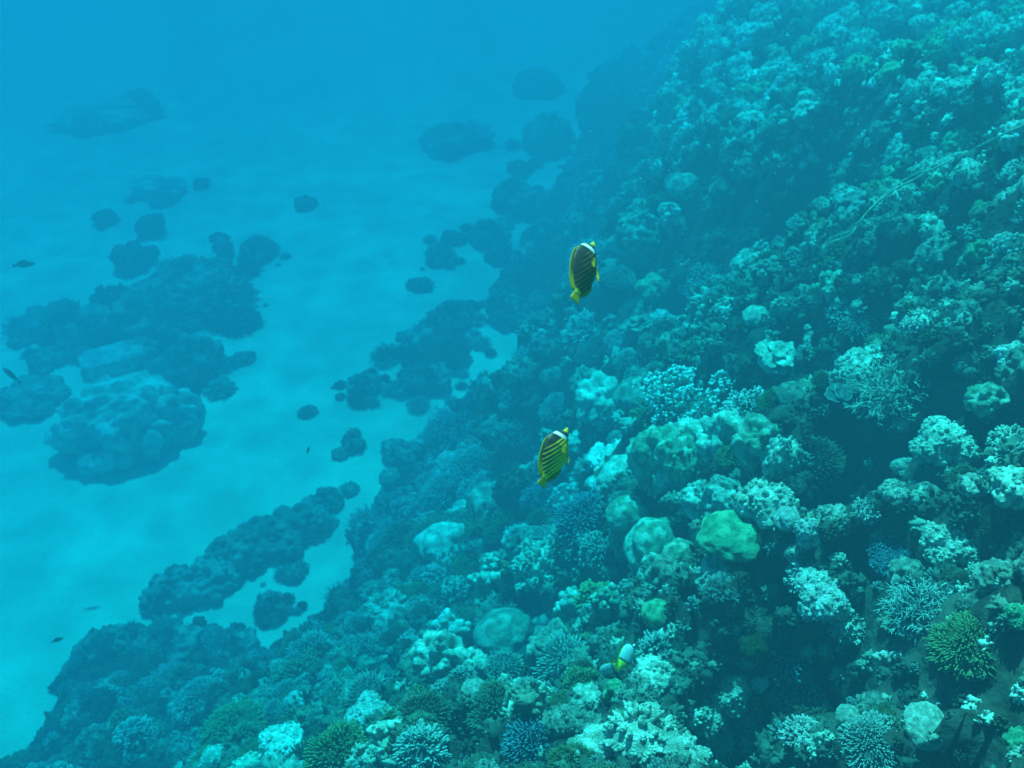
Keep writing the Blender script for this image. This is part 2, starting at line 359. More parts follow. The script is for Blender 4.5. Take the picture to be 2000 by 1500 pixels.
def grow(seed, trunks, depth, L, r, spread, up, shrink=.74, kids=(2, 3), start=None):
    rg = R_(seed); out = []; tips = []
    def rec(p, d, l, rad, k):
        q = p + d * l; out.append((p, q, rad, rad * .8, 1 - k / depth))
        if k == 0: tips.append((q, d)); return
        for _ in range(rg.integers(kids[0], kids[1] + 1)):
            rec(q, unit(d + rg.normal(0, spread, 3) + np.array([0, 0, up])), l * shrink * rg.uniform(.75, 1.2), rad * .8, k - 1)
    for d in trunks: rec(np.zeros(3) if start is None else start, d, L * rg.uniform(.8, 1.15), r, depth)
    return out, tips
def seg_caps(out, sides=5, depthtip=True):
    A = np.array([o[0] for o in out]); B = np.array([o[1] for o in out]); r0 = np.array([o[2] for o in out]); r1 = np.array([o[3] for o in out]); t = np.array([o[4] for o in out])
    return caps(A, B, r0, r1, sides, (t * .8, t), prof=((0, 1), (.5, .98), (.9, .85), (1, .35)))
def g_bush(seed, n=26, r=.035, depth=3, L=.36, spread=.42, up=.1, zmin=.0, sides=5, balls=0):
    rg = R_(seed); out, tips = grow(seed, list(sphere_dirs(n, rg, zmin, .7)), depth, L, r, spread, up)
    v, a, b, t = seg_caps(out, sides)
    if balls:
        q = np.array([x[0] for x in tips]); d = np.array([x[1] for x in tips]); t = t * .8; v, a, b, t = join([(v, a, b, t), caps(q - d * balls, q + d * balls * 1.2, balls, balls * .9, 6, (1, 1))])
    return v / np.percentile(np.linalg.norm(v, axis=1), 97) * np.array([1, 1, .95]), a, b, t
def g_table(seed):
    rg = R_(seed); D, F = ico(5); P = D * np.array([1, .8, .10]); P[:, 2] += .42 + .05 * vnoise(P * 3, seed); P[:, :2] *= (1 + .12 * vnoise(unit(P * [1, 1, 0] + 1e-6) * 2.2, seed + 3))[:, None]
    n = 420; a = rg.uniform(0, 2 * math.pi, n); r = np.sqrt(rg.uniform(0, 1, n)) * .97; A = np.stack([r * np.cos(a), .8 * r * np.sin(a), np.full(n, .45)], -1)
    B = A + np.stack([A[:, 0] * .12, A[:, 1] * .12, rg.uniform(.09, .17, n)], -1) + rg.normal(0, .012, (n, 3))
    st = caps(np.array([[0, 0, -.3]]), np.array([[0, 0, .42]]), .22, .5, 12, (0, 0), prof=((0, 1), (.5, .8), (.8, .9), (1, 1)))
    return join([(P, None, F, np.zeros(len(P))), caps(A, B, .034, .026, 5, (.2, 1)), st])
def g_columns(seed, n=5, lean=.12):
    rg = R_(seed); parts = []
    for i in range(n):
        a = i * 2.4 + rg.uniform(0, .6); r = .50 * math.sqrt(i / max(1, n - 1)); h = rg.uniform(.45, .95) * (1.1 - r * .6); w = rg.uniform(.26, .40)
        m = 11; d = sphere_dirs(m, rg, -.1, .9); v, f4, f3, t = star(d * .62, rg.uniform(.24, .42, m), 4, relief=.05, rs=5, seed=seed * 7 + i, body=.6, skirt=1)
        lo = v[:, 2] < 0; v = v * np.array([w, w, w * .8]); v[:, 2] = np.where(lo, v[:, 2] * 6.0, v[:, 2]); v[:, 0] *= np.where(lo, .9, 1)
        parts.append((v + np.array([r * math.cos(a), r * math.sin(a), h]), f4, f3, t))
    return join(parts)
def g_shelf(seed):
    """several thin wavy plates one above the other"""
    rg = R_(seed); parts = []
    for i in range(9):
        D, F = ico(4); w = rg.uniform(.32, .55); P = D * np.array([w, w * .8, .055]); P[:, :2] *= (1 + .2 * vnoise(unit(D * [1, 1, 0] + 1e-6) * 2.6, seed + i))[:, None]
        P[:, 2] += .10 * vnoise(P * 5, seed + 40 + i) + .12 * (np.linalg.norm(P[:, :2], axis=1) / w) ** 2
        a = i * 2.4; r = .55 * math.sqrt(i / 8); parts.append((P + np.array([r * math.cos(a), r * math.sin(a), .2 + .5 * (1 - r) * rg.uniform(.6, 1.1)]), None, F, np.clip(np.linalg.norm(D[:, :2], axis=1), 0, 1) ** 6))
    v, f4, f3, t = g_dome(seed, .1); parts.append((v * np.array([.6, .6, .5]), f4, f3, t * 0)); return join(parts)
def g_boulder(seed):
    rg = R_(seed); n = 70; d = sphere_dirs(n, rg, -.1, 1.0); d[:, 2] = np.clip(d[:, 2], -.2, 1); cs = d * np.array([.84, .78, .55])
    return star(cs, rg.uniform(.10, .2, n), 6, relief=.09, rs=6, seed=seed, body=.70, off=(0, 0, .35), sc=(1, 1, .9), skirt=1.5, taper=.0)
def g_slab(seed):
    D, F = ico(5); P = np.sign(D) * np.abs(D) ** .42 * np.array([1, .62, .36]); P *= (1 + .05 * fbm(P * 2.5, 3, seed))[:, None]; P[:, 2] += .25; return P, None, F, np.zeros(len(P))
def g_ridge(seed, L=2.6, n=8):
    rg = R_(seed); parts = []
    for i in range(n):
        s = i / (n - 1); w = .40 * (1 - .35 * abs(s - .6)) * (.5 + .6 * min(1, s * 2.0)) * rg.uniform(.8, 1.15); v, f4, f3, t = g_knobs(seed * 10 + i, 90, .12, 16, .34); v = v * np.array([w * 1.2, w * 1.1, w * 1.15]) + [0, rg.normal(0, .05), .05]
        parts.append((v + np.array([(s - .5) * L, .14 * math.sin(s * 5 + seed), 0]), f4, f3, t))
    return join(parts)
def g_whip(seed):
    rg = R_(seed); out = []
    for i in range(16):
        a = rg.uniform(0, 2 * math.pi); o, tp = grow(seed * 31 + i, [unit(np.array([math.cos(a) * .8, math.sin(a) * .8, .5]))], 5, .24, .018, .42, -.02, .9, (1, 2), start=np.array([math.cos(a), math.sin(a), 0]) * .15 + [0, 0, .15]); out += o
    v, a, b, t = seg_caps(out, 5); return v / np.percentile(np.linalg.norm(v, axis=1), 96), a, b, t
def g_wire(seed):
    rg = R_(seed); o, tp = grow(seed, [unit(np.array([.5, .1, .9])), unit(np.array([-.3, .2, .9]))], 5, .30, .022, .38, .05, .92, (1, 2)); v, a, b, t = seg_caps(o, 6)
    return v / np.percentile(np.linalg.norm(v, axis=1), 97), a, b, t
def g_reeds(seed):
    rg = R_(seed); out = []
    for i in range(34):
        a = rg.uniform(0, 2 * math.pi); q = rg.uniform(0, .3); o, tp = grow(seed * 17 + i, [unit(np.array([math.cos(a) * .45, math.sin(a) * .45, 1]))], 3, .32, .018, .22, .15, .9, (1, 2), start=np.array([math.cos(a) * q, math.sin(a) * q, 0])); out += o
    v, a, b, t = seg_caps(out, 5); return v / np.percentile(np.linalg.norm(v, axis=1), 97), a, b, t

def g_knobs(seed, n=230, kr=.062, lobes=15, lr=.36, flat=.85):
    """a lobed head crusted all over with small round knobs"""
    rg = R_(seed); D, F = ico(5); lob = sphere_dirs(lobes, rg, -.2, .9) * .58; rad_ = lr * rg.uniform(.7, 1.25, lobes)
    v0, a, f3, t = star(lob * np.array([1, 1, flat]), rad_, 5, relief=.07, rs=7, seed=seed, off=(0, 0, .1), skirt=1.5)
    rr = np.linalg.norm(v0 - [0, 0, .1], axis=1); ok = np.where(v0[:, 2] > -.05)[0]; w = rr[ok] ** 3; k = ok[rg.choice(len(ok), n, replace=False, p=w / w.sum())]
    p = v0[k]; d = unit(p - [0, 0, 0] + rg.normal(0, .22, (n, 3))); r = kr * rg.uniform(.55, 1.25, n)
    kn = caps(p - d * r[:, None] * .8, p + d * (r * rg.uniform(.5, 1.3, n))[:, None], r, r * .95, 7, (.4, 1), prof=((0, 1), (.45, 1.04), (.8, .85), (1, .4)))
    return join([(v0, a, f3, t * .3), kn])
def g_clump(seed):
    """a lumpy head grown over with tufts of fine branches"""
    rg = R_(seed); v0, a, f3, t = star(sphere_dirs(16, rg, -.2, 1.0) * .55 * rg.uniform(.7, 1.25, (16, 1)), rg.uniform(.2, .45, 16), 5, relief=.22, rs=3.2, seed=seed, off=(0, 0, .1), skirt=1.5); parts = [(v0, a, f3, t * 0)]
    c = sphere_dirs(34, rg, -.15, 1.0); k = rg.integers(0, 34, 1100); p = unit(c[k] + rg.normal(0, .11, (1100, 3))); r0 = .72 + .12 * vnoise(p * 2 + 9, seed)
    A = p * r0[:, None]; B = A + unit(p + rg.normal(0, .5, (1100, 3))) * rg.uniform(.12, .30, (1100, 1)); B[:, 2] += .02; parts.append(caps(A + [0, 0, .1], B + [0, 0, .1], .022, .018, 5, (.2, 1)))
    return join(parts)
BUILD = {
 'lobed': [lambda: g_lobed(1, 40, .22, relief=.10), lambda: g_knobs(2, 70, .10, 22, .28), lambda: g_lobed(3, 26, .27, relief=.10), lambda: g_knobs(4, 120, .075, 18, .3)],
 'knobby': [lambda: g_knobs(11), lambda: g_knobs(12, 380, .045, 20, .3), lambda: g_knobs(13, 150, .08, 12, .4)],
 'dome': [lambda: g_dome(21, .07), lambda: g_dome(22, .12)],
 'crust': [lambda: g_crust(31), lambda: g_crust(32)],
 'finger': [lambda: g_finger(41, 420, .034), lambda: g_finger(42, 640, .027), lambda: g_finger(43, 260, .044)],
 'spiky': [lambda: g_finger(46, 230, .026, branch=.1), lambda: g_finger(47, 320, .021, branch=.2)],
 'cauli': [lambda: g_cauli(51, 70, .078), lambda: g_cauli(52, 100, .062), lambda: g_cauli(53, 52, .095)],
 'bush': [lambda: g_bush(61, 80, .022, 3, .36, .5, .1, -.1), lambda: g_bush(62, 110, .017, 3, .36, .55, .1, -.1), lambda: g_bush(63, 60, .028, 3, .38, .45, .1, -.1)],
 'twig': [lambda: g_bush(66, 15, .017, 4, .34, .45, .12, balls=.032), lambda: g_bush(67, 12, .016, 4, .36, .5, .08, balls=.034)],
 'table': [lambda: g_table(71)],
 'columns': [lambda: g_columns(81, 5), lambda: g_columns(82, 7), lambda: g_columns(83, 3)],
 'shelf': [lambda: g_shelf(91), lambda: g_shelf(92)],
 'clump': [lambda: g_clump(95), lambda: g_clump(96)], 'boulder': [lambda: g_boulder(101)], 'slab': [lambda: g_slab(103)], 'ridge': [lambda: g_ridge(111), lambda: g_ridge(112, 2.2, 6)],
 'whip': [lambda: g_whip(121)], 'wire': [lambda: g_wire(131)], 'reeds': [lambda: g_reeds(141)],
}
NAMES = dict(lobed='lobed_coral', knobby='knobbly_coral', dome='dome_coral', crust='crust_coral', finger='finger_coral', spiky='spiky_coral', cauli='cauliflower_coral', bush='branching_coral',
             twig='twig_coral', table='table_coral', clump='bushy_coral', columns='column_coral', shelf='leafy_coral', boulder='coral_boulder', slab='rock_slab', ridge='coral_ridge', whip='whip_coral', wire='wire_coral', reeds='reed_coral')
_mesh = {}
def coral_mesh(kind, i, mname):
    k = (kind, i % len(BUILD[kind]))
    if k not in _mesh:
        v, f4, f3, t = BUILD[kind][k[1]](); _mesh[k] = (v, f4, f3, t)
    q = k + (mname,)
    if q not in _mesh:
        me = _mesh.get(k + ('me',))
        v, f4, f3, t = _mesh[k]
        if me is None: me = mesh(NAMES[kind], v, f4, f3, tip=t); _mesh[k + ('me',)] = me
        else: me = me.copy()
        me.materials.clear(); me.materials.append(MATS[mname]); _mesh[q] = me
    return _mesh[q]
def cm(n, b, **k): k['bump'] = max(.9, k.get('bump', .8) * 1.2); k['bscale'] = k.get('bscale', 45) * .6; k['vary'] = .35; return mat(n + '_coral', b, rand=False, **k)
MATS = {
 'pale': cm('pale', (.42, .54, .42), spots=(.70, .82, .68), scale=5, bscale=40, bump=.5),
 'white': cm('white', (.52, .62, .52), spots=(.82, .86, .78), scale=6, bscale=34, bump=.7, vary=.2),
 'teal': cm('teal', (.10, .19, .17), tip=(.42, .68, .60), scale=6, bscale=60),
 'blue': cm('blue', (.04, .10, .13), tip=(.12, .36, .44), scale=5, bscale=60),
 'green': cm('green', (.07, .38, .20), spots=(.17, .58, .32), scale=4, bscale=45, bump=.5),
 'moss': cm('moss', (.14, .34, .22), spots=(.40, .62, .48), scale=4, bscale=45, bump=.6),
 'olive': cm('olive', (.07, .11, .045), tip=(.20, .38, .16), scale=5, bscale=60),
 'brown': cm('brown', (.05, .06, .035), tip=(.20, .33, .20), scale=6, bscale=50),
 'grey': cm('grey', (.18, .26, .20), spots=(.34, .46, .37), scale=4, bscale=40, bump=.6),
 'dark': cm('dark', (.05, .075, .055), spots=(.12, .17, .12), scale=5, bscale=40, bump=.7),
 'speck': cm('white_tipped', (.25, .24, .14), tip=(.88, .88, .80), scale=8, bscale=60, tipk=(.86, .98)),
 'gold': cm('golden', (.42, .42, .14), tip=(.66, .66, .28), scale=8, bscale=60),
 'brain': cm('brain', (.30, .40, .12), scale=5, bscale=38, bump=1.0, cells=True),
}
WORDS = dict(pale='pale', white='whitish', teal='teal', blue='bluish', green='bright green', moss='mossy green', olive='olive', brown='brownish', grey='greyish', dark='dark', speck='white-tipped', gold='golden', brain='yellow-green')

PLACED = []      # x, y, radius of every colony foot, picture x, y
LAND = []        # landmarks for the labels of the colonies around them
def colony(kind, m, P, R, h=1.0, label=None, group=None, cat='coral', seed=0, lean=.3, sink=-.10, var=None, rot=None, rz=(1, 1)):
    rg = R_(abs(hash((round(float(P[0]), 3), round(float(P[1]), 3)))) % 99991 + seed)
    o = bpy.data.objects.new(NAMES[kind], coral_mesh(kind, int(rg.integers(0, 9)) if var is None else var, m)); C.objects.link(o)
    n = normal(P[0], P[1]); up = (Vector((0, 0, 1)) * (1 - lean) + n * lean).normalized()
    q = up.to_track_quat('Z', 'Y') @ Euler((0, 0, rg.uniform(0, 6.28) if rot is None else rot)).to_quaternion()
    o.rotation_mode = 'QUATERNION'; o.rotation_quaternion = q
    o.location = (P[0], P[1], P[2] - sink * R); o.scale = (R * rz[0], R * rz[1], R * h)
    tag(o, label, cat, group); PLACED.append((P[0], P[1], R)); return o
NOUN = dict(lobed='lobed coral', knobby='knobbly coral', finger='finger coral', cauli='cauliflower coral', bush='branching coral', spiky='spiky coral', dome='dome coral', shelf='leafy coral', columns='column coral')
# ------------------------------------------------------------------ colonies one can point at: kind, pigment, picture x, y, width, height factor, label, short name
CLUMPS = []
H = [
 ('lobed','moss',1290,880,120,1.5,'rounded green lobes at the near corner of the long lumpy ledge','green ledge corner',2),
 ('lobed','pale',1345,860,120,1.4,'pale lobed head in the middle of the long lumpy ledge','middle of the lumpy ledge',0),
 ('knobby','moss',1330,905,130,1.5,'knobbly green wall coral hanging below the middle of the lumpy ledge',None,2),
 ('lobed','pale',1420,850,130,1.5,'broad pale coral top with rounded knobs on the lumpy ledge','broad pale ledge top',0),
 ('lobed','moss',1490,852,110,1.5,'green rounded humps near the gully end of the lumpy ledge','green ledge humps',2),
 ('lobed','pale',1530,885,80,2.0,'tall pillar of rounded knobs ending the lumpy ledge at the dark gully','ledge end pillar',1),
 ('crust','white',1195,900,140,.8,'whitish rough crust coral spread like a saucer beside the lumpy ledge','white saucer crust',0),
 ('crust','pale',1150,850,90,.8,'small pale crust patch above the white saucer crust',None,1),
 ('lobed','pale',1370,965,90,1.3,'pale finger-like lobes reaching out at the end of the second ledge','second ledge tip',1),
 ('lobed','pale',1430,965,100,1.4,'smooth pale lobes in the middle of the second ledge','second ledge middle',0),
 ('knobby','pale',1495,980,110,1.1,'knobbly pale head closing the second ledge beside the dark gully','second ledge head',2),
 ('dome','white',1538,1015,46,1.1,'small whitish round knob standing below the second ledge','white knob',1),
 ('knobby','white',1582,1030,60,1.2,'whitish knob coral leaning over the dark gully',None,2),
 ('dome','green',1418,1062,108,.8,'big flat-topped green dome coral shaped like a mushroom cap','flat green dome',1),
 ('lobed','pale',1402,1110,85,1.6,'pale lumpy shoulder under the big flat green dome','shoulder under the dome',2),
 ('dome','moss',1225,1003,72,1.2,'green rounded coral with a pale scar above the green humps','scarred green coral',0),
 ('lobed','moss',1235,1045,86,1.3,'green lobed coral rising in steps beside the bluish finger corals','stepped green coral',2),
 ('dome','moss',1275,1068,95,1.3,'smooth green hump joined to the stepped green coral','smooth green hump',1),
 ('dome','moss',1328,1085,64,1.5,'smaller green hump at the lower end of the green row','small green hump',0),
 ('lobed','moss',1225,1065,55,1.0,'curled green lobes under the stepped green coral',None,1),
 ('cauli','white',1578,1115,95,1.0,'brilliant whitish knob coral in full sun beside the dark gully','sunlit white coral',2),
 ('knobby','white',1600,1155,105,.8,'broad whitish coral cushion below the brilliant white knobs','white cushion',2),
 ('knobby','pale',1560,1075,50,1.3,'pale upright knob above the brilliant white coral',None,0),
 ('dome','green',1282,1197,56,1.25,'single smooth green ball coral in the hollow below the green row','green ball coral',0),
 ('columns','pale',1130,1182,110,1.5,'pale columns with crusted crater-like tops','crusted columns',0),
 ('columns','moss',1190,1180,90,1.4,'green columns with sunken tops beside the pale crusted columns','green columns',1),
 ('columns','olive',1178,1230,70,1.3,'olive column stub below the green columns',None,2),
 ('columns','white',885,1225,105,1.3,'whitish upright knobs crowning the big pale column cluster','white column crown',1),
 ('lobed','pale',860,1270,105,1.5,'big pale swollen lobes facing the sand on the column cluster','pale swollen lobes',0),
 ('lobed','pale',915,1290,70,1.4,'small round pale knobs hanging on the front of the column cluster',None,2),
 ('columns','olive',940,1232,80,1.3,'smooth olive knobs on the reef side of the column cluster','olive knobs',2),
 ('spiky','teal',986,1297,76,1.0,'crisp round head of short spiky branches with pale tips','crisp spiky head',0),
 ('finger','olive',1140,1338,88,1.0,'dark olive finger coral ball below the olive column stub','dark finger ball',0),
 ('finger','blue',1040,1438,104,1.0,'bluish finger coral head at the bottom edge of the view','bottom bluish head',0),
 ('finger','olive',668,1462,116,1.1,'large olive finger coral dome at the bottom edge of the view','bottom olive dome',0),
 ('finger','brown',590,1262,84,1.0,'dark brown finger coral head bordering the sand bay','brown bay head',1),
 ('finger','brown',598,1312,100,.9,'brown finger coral with pale points below the brown bay head',None,2),
 ('cauli','teal',1290,1262,96,1.1,'teal knob coral in sunlight below the green ball','teal sunlit knobs',1),
 ('cauli','pale',1250,1425,170,.9,'wide pale knob coral thicket at the bottom edge of the view','pale bottom thicket',2),
 ('lobed','pale',1180,1455,120,.9,'pale lobed coral at the bottom edge beside the pale thicket',None,0),
 ('lobed','pale',1330,1465,110,.9,'pale lobed coral closing the pale bottom thicket toward the chain of knobs',None,3),
 ('cauli','teal',825,1450,115,1.2,'tall teal knob coral beside the dark hole at the bottom','bottom teal knobs',1),
 ('cauli','pale',1062,1088,130,1.0,'pale clustered knob coral under the blue-white crust','pale knob cluster',0),
 ('finger','blue',1143,1005,105,.9,'broad bluish finger coral below the lower butterflyfish','broad bluish head',0),
 ('finger','teal',1175,1068,80,1.1,'teal finger coral hanging below the broad bluish head','teal hanging fingers',2),
 ('crust','white',1028,1032,95,.9,'blue-white bumpy crust coral beside the broad bluish head','blue-white crust',1),
 ('spiky','teal',1222,978,60,1.0,'fine teal spiky coral above the scarred green coral',None,1),
 ('finger','blue',1065,965,80,.8,'bluish finger coral right under the lower butterflyfish tail',None,0),
 ('twig','speck',1320,755,165,1.1,'sprawling white-tipped twig coral above the lumpy ledge','white-tipped twigs',0),
 ('twig','speck',1400,765,150,1.1,'second white-tipped twig coral thicket above the lumpy ledge','second twig thicket',1),
 ('twig','speck',1460,790,120,1.1,'brownish twig coral with rows of white points at the gully edge','gully edge twigs',0),
 ('bush','pale',1385,800,110,.9,'pale antler-like branches mixed into the twig corals','pale antlers',2),
 ('lobed','grey',1150,745,75,1.2,'smooth grey-green lobes above the pale rounded cluster',None,0),
 ('lobed','pale',1180,775,110,1.2,'smooth pale cluster of swollen lobes like eggs','egg-like cluster',2),
 ('dome','grey',1080,735,44,1.1,'small grey-green round coral next to the egg-like cluster','small grey ball',0),
 ('lobed','grey',1022,722,80,1.2,'grey-green lobed coral on top of the dark pillar by the sand pocket','pillar by the sand pocket',1),
 ('lobed','dark',1035,775,80,1.4,'dark lumpy pillar foot between the sand pocket and the egg-like cluster',None,1),
 ('finger','teal',1090,790,64,.9,'fine teal finger coral tucked below the small grey ball',None,1),
 ('bush','teal',885,830,125,.9,'bushy teal coral head standing at the edge of the sand','bushy head by the sand',0),
 ('dome','grey',775,880,48,1.1,'upright grey-green lobe beside the reef edge pinnacle',None,1),
 ('lobed','grey',800,885,70,1.3,'lobed grey-green pinnacle rising from the sand at the reef edge','reef edge pinnacle',0),
 ('dome','grey',770,935,46,.9,'round grey-green ball coral under the reef edge pinnacle',None,0),
 ('finger','teal',935,905,100,.9,'wide teal finger coral between the bushy head and the lower butterflyfish','wide teal fingers',1),
 ('finger','teal',870,950,90,.8,'teal finger coral patch below the bushy head by the sand',None,1),
 ('finger','teal',945,955,90,.8,'teal finger coral patch touching the golden whips',None,0),
 ('bush','teal',775,1045,115,1.0,'thin-branched staghorn thicket at the bend of the reef edge','staghorn thicket',1),
 ('bush','teal',715,1010,70,.8,'low branching coral at the end of the dark ridge',None,0),
 ('bush','brown',850,1040,110,.9,'brown thin-branched thicket behind the staghorn thicket','brown thicket',1),
 ('whip','gold',930,1010,110,.9,'tangled golden whip coral draped over the brown thicket','golden whips',0),
 ('whip','gold',930,1100,70,1.2,'golden whip strands hanging down below the tangled golden whips',None,0),
 ('reeds','teal',822,1200,75,1.1,'tuft of thin upright reed-like coral above the pale swollen lobes','reed tuft',0),
 ('cauli','teal',855,1120,70,.8,'teal knob coral below the brown thicket',None,1),
 ('cauli','pale',890,1140,60,1.1,'pale knob pillar between the golden strands and the reed tuft',None,0),
 ('bush','teal',905,1185,90,.8,'teal branch tips showing above the white column crown','teal branch tips',0),
 ('bush','teal',970,1195,85,.8,'teal branches beside the olive knobs',None,1),
 ('dome','brain',1465,1256,52,1.2,'small yellow-green ribbed cone of brain coral','ribbed cone',1),
 ('finger','blue',1535,1275,100,.9,'bluish finger coral beside the ribbed cone','bluish fingers by the cone',2),
 ('finger','teal',1575,1345,140,.8,'wide fan of teal fingers below the bluish fingers','teal finger fan',0),
 ('dome','pale',1660,1400,48,1.1,'smooth pale ball coral beside the teal finger fan','smooth pale ball',0),
 ('cauli','white',1565,1425,85,.8,'whitish clump below the teal finger fan','whitish clump',0),
 ('knobby','pale',1375,1385,80,1.1,'pale knobs at the start of the chain running to the bottom edge','chain of knobs',0),
 ('knobby','pale',1425,1340,80,1.2,'pale crusted knobs on the rock spine below the ribbed cone','rock spine',2),
 ('knobby','teal',1460,1400,60,1.0,'teal crust running down the rock spine',None,1),
 ('knobby','pale',1400,1430,70,1.0,'pale crusted lump at the foot of the rock spine',None,0),
 ('columns','white',1735,1285,80,1.4,'whitish bright column coral standing alone on the dark slope','bright lone column',2),
 ('table','blue',1758,1072,125,.9,'oval table coral jutting over the dark gully','oval table coral',0),
 ('cauli','white',1690,990,60,1.0,'small whitish knobs on the far side of the dark gully','whitish gully knobs',0),
 ('knobby','pale',1745,955,60,1.0,'pale round knobs above the oval table coral',None,1),
 ('knobby','pale',1850,1050,110,.9,'broad pale lobes beyond the oval table coral','broad pale lobes',0),
 ('knobby','pale',1840,860,120,1.0,'pale arching coral above the whitish gully knobs','arching pale coral',0),
 ('lobed','pale',1900,945,60,1.0,'pale lobe cluster below the arching pale coral',None,0),
 ('lobed','pale',1975,940,100,1.0,'pale lobed coral cut by the frame below the bright upper knobs','frame-cut pale coral',1),
 ('lobed','moss',1925,775,80,1.0,'yellow-green lobes high on the slope above the arching pale coral','high green lobes',0),
 ('knobby','white',1985,690,80,1.0,'whitish knobs cut by the frame above the high green lobes',None,1),
 ('columns','pale',1580,655,55,1.3,'pale pillar catching light above the gully edge twigs','lit pillar',2),
 ('shelf','pale',1510,695,92,.9,'stack of pale leafy plates below the lit pillar','leafy plates',0),
 ('shelf','teal',1645,760,90,.8,'teal leafy plates in the gully shade',None,1),
 ('bush','pale',1740,750,150,.8,'wide pale branching coral across the dark gully from the twigs','wide pale branches',2),
 ('cauli','white',1800,625,80,.9,'bright whitish knobs in a row above the wide pale branches','bright row of knobs',0),
 ('cauli','teal',1645,605,70,.9,'teal knob coral between the lit pillar and the pillars by the rope',None,0),
 ('knobby','green',1280,555,78,.8,'yellow-green frilly cushion beside the upper butterflyfish','frilly green cushion',1),
 ('knobby','white',1290,625,66,.8,'pale blue-white round cushion below the frilly green cushion','blue-white cushion',1),
 ('finger','teal',1375,540,100,.9,'fine teal finger coral beside the frilly green cushion','fingers by the cushion',1),
 ('columns','pale',1585,480,56,1.6,'tall pale pillar where the loose rope ends','rope end pillar',0),
 ('columns','grey',1500,540,90,1.0,'grey-green upright knobs before the dark overhang','knobs before the overhang',1),
 ('columns','moss',1620,560,90,1.1,'green pillars below the loose rope','green pillars by the rope',0),
 ('lobed','grey',1250,450,115,1.3,'big grey-green lobed mound above the upper butterflyfish','grey mound',1),
 ('finger','teal',1205,535,60,.9,'pale-pointed finger coral touching the upper butterflyfish',None,1),
 ('lobed','grey',1165,365,95,1.3,'hazy lobed tower above the upper butterflyfish','hazy tower',1),
 ('lobed','grey',1140,440,80,1.1,'hazy lobed coral at the foot of the hazy tower',None,0),
 ('clump','grey',1060,480,110,1.2,'dark bushy coral beside the upper butterflyfish on its sandy side','dark bush by the sand',0),
 ('clump','grey',985,600,85,1.1,'dark bushy coral at the corner of the sand inlet','bush at the inlet',2),
 ('cauli','grey',1050,640,90,1.1,'grey-green knob coral beside the sand inlet','knobs by the inlet',0),
 ('cauli','teal',1150,640,110,.9,'teal knob coral heap below the upper butterflyfish','teal heap',1),
 ('lobed','dark',1185,215,120,1.5,'hazy dark tower beside the far mound','hazy dark tower',0),
 ('lobed','dark',1250,260,110,1.3,'hazy dark shoulder joining the dark tower to the mound',None,1),
 ('knobby','pale',1620,1010,1,1,None,None,0),
 ('knobby','green',1990,1195,60,1.0,'bright green knob cut by the frame on the lower slope',None,0),
 ('lobed','green',1985,1445,60,1.0,'bright green lobe at the bottom corner of the view',None,2),
 ('cauli','pale',1660,1210,90,.9,'pale knobs on the slope above the bright lone column','slope knobs',1),
 ('bush','teal',1800,1175,150,.8,'wide teal branching coral above the bright lone column','wide teal branches',2),
 ('finger','olive',1895,1250,130,.8,'olive finger coral carpet beyond the bright lone column','olive carpet',1),
 ('finger','teal',1700,1440,110,.8,'teal finger coral below the smooth pale ball',None,1),
 ('lobed','green',1210,1345,60,1.3,'green fleshy lobes where the small striped fish hide','green fleshy lobes',0),
 ('lobed','green',1238,1390,56,1.3,'darker green lobes under the green fleshy lobes',None,1),
 ('wire','gold',965,1440,60,1.2,'bare forked twig standing in the dark hole at the bottom','forked twig',0),
 ('knobby','white',720,1390,90,.8,'whitish crusted lumps above the bottom olive dome','whitish lumps',0),
 ('knobby','white',580,1365,50,.9,'small whitish knob below the brown bay head',None,1),
 ('knobby','white',560,1455,110,.7,'whitish crusted plates between the bottom olive dome and the sandy corner','whitish plates',0),
 ('finger','olive',460,1410,110,.8,'olive fine-branched coral in the soft lower slope','olive lower fingers',1),
 ('shelf','olive',655,1230,60,.8,'curly olive leaf coral on the reef edge by the bay','curly olive leaves',1),
 ('cauli','pale',760,1185,110,.8,'pale knob coral slope above the curly olive leaves','pale knob slope',0),
 # out on the sand
 ('boulder','pale',258,800,250,1.2,'big flat-topped coral boulder on the sand with a dark shaded front','big boulder',0),
 ('slab','pale',225,690,112,1.0,'smooth pale rock slab lying behind the big boulder','pale slab',0),
 ('clump','grey',380,690,175,1.0,'dark bushy coral clump beside the pale slab','bushy clump',0),
 ('lobed','dark',345,650,90,1.0,'dark pointed coral knob behind the bushy clump',None,1),
 ('clump','grey',150,620,210,.7,'low dark coral patch at the sandy end of the patch reef','low dark patch',1),
 ('clump','grey',300,590,230,.7,'long dark coral mass in the middle of the patch reef','patch reef middle',1),
 ('lobed','dark',268,500,90,1.1,'round dark coral head standing at the back of the patch reef','round dark head',3),
 ('lobed','dark',300,440,56,1.3,'upright dark knob topping the round dark head','upright dark knob',2),
 ('clump','grey',370,530,180,.6,'dark bushy coral behind the middle of the patch reef','back of the patch reef',0),
 ('cauli','grey',440,570,140,.8,'dark knobbly coral closing the patch reef toward the open sand',None,0),
 ('clump','grey',505,480,110,.9,'faint dark bush at the far end of the patch reef','faint bush',1),
 ('cauli','dark',470,625,90,.6,'low dark knobs on the open sand side of the bushy clump',None,1),
 ('knobby','grey',65,770,140,.5,'low faint coral rubble patch in the haze beside the big boulder','faint rubble patch',1),
 ('clump','pale',200,225,260,.16,'huge faint coral bank fading into the blue','faint bank',1),  # pale colour stands in for haze on this bank and the next patch
 ('clump','pale',315,365,150,.3,'faint coral patch below the huge faint bank','faint patch',0),
 ('lobed','dark',205,425,54,.8,'small faint coral head between the faint patch and the patch reef',None,3),
 ('lobed','dark',597,395,48,.9,'lone faint coral head on the open blue sand','lone faint head',3),
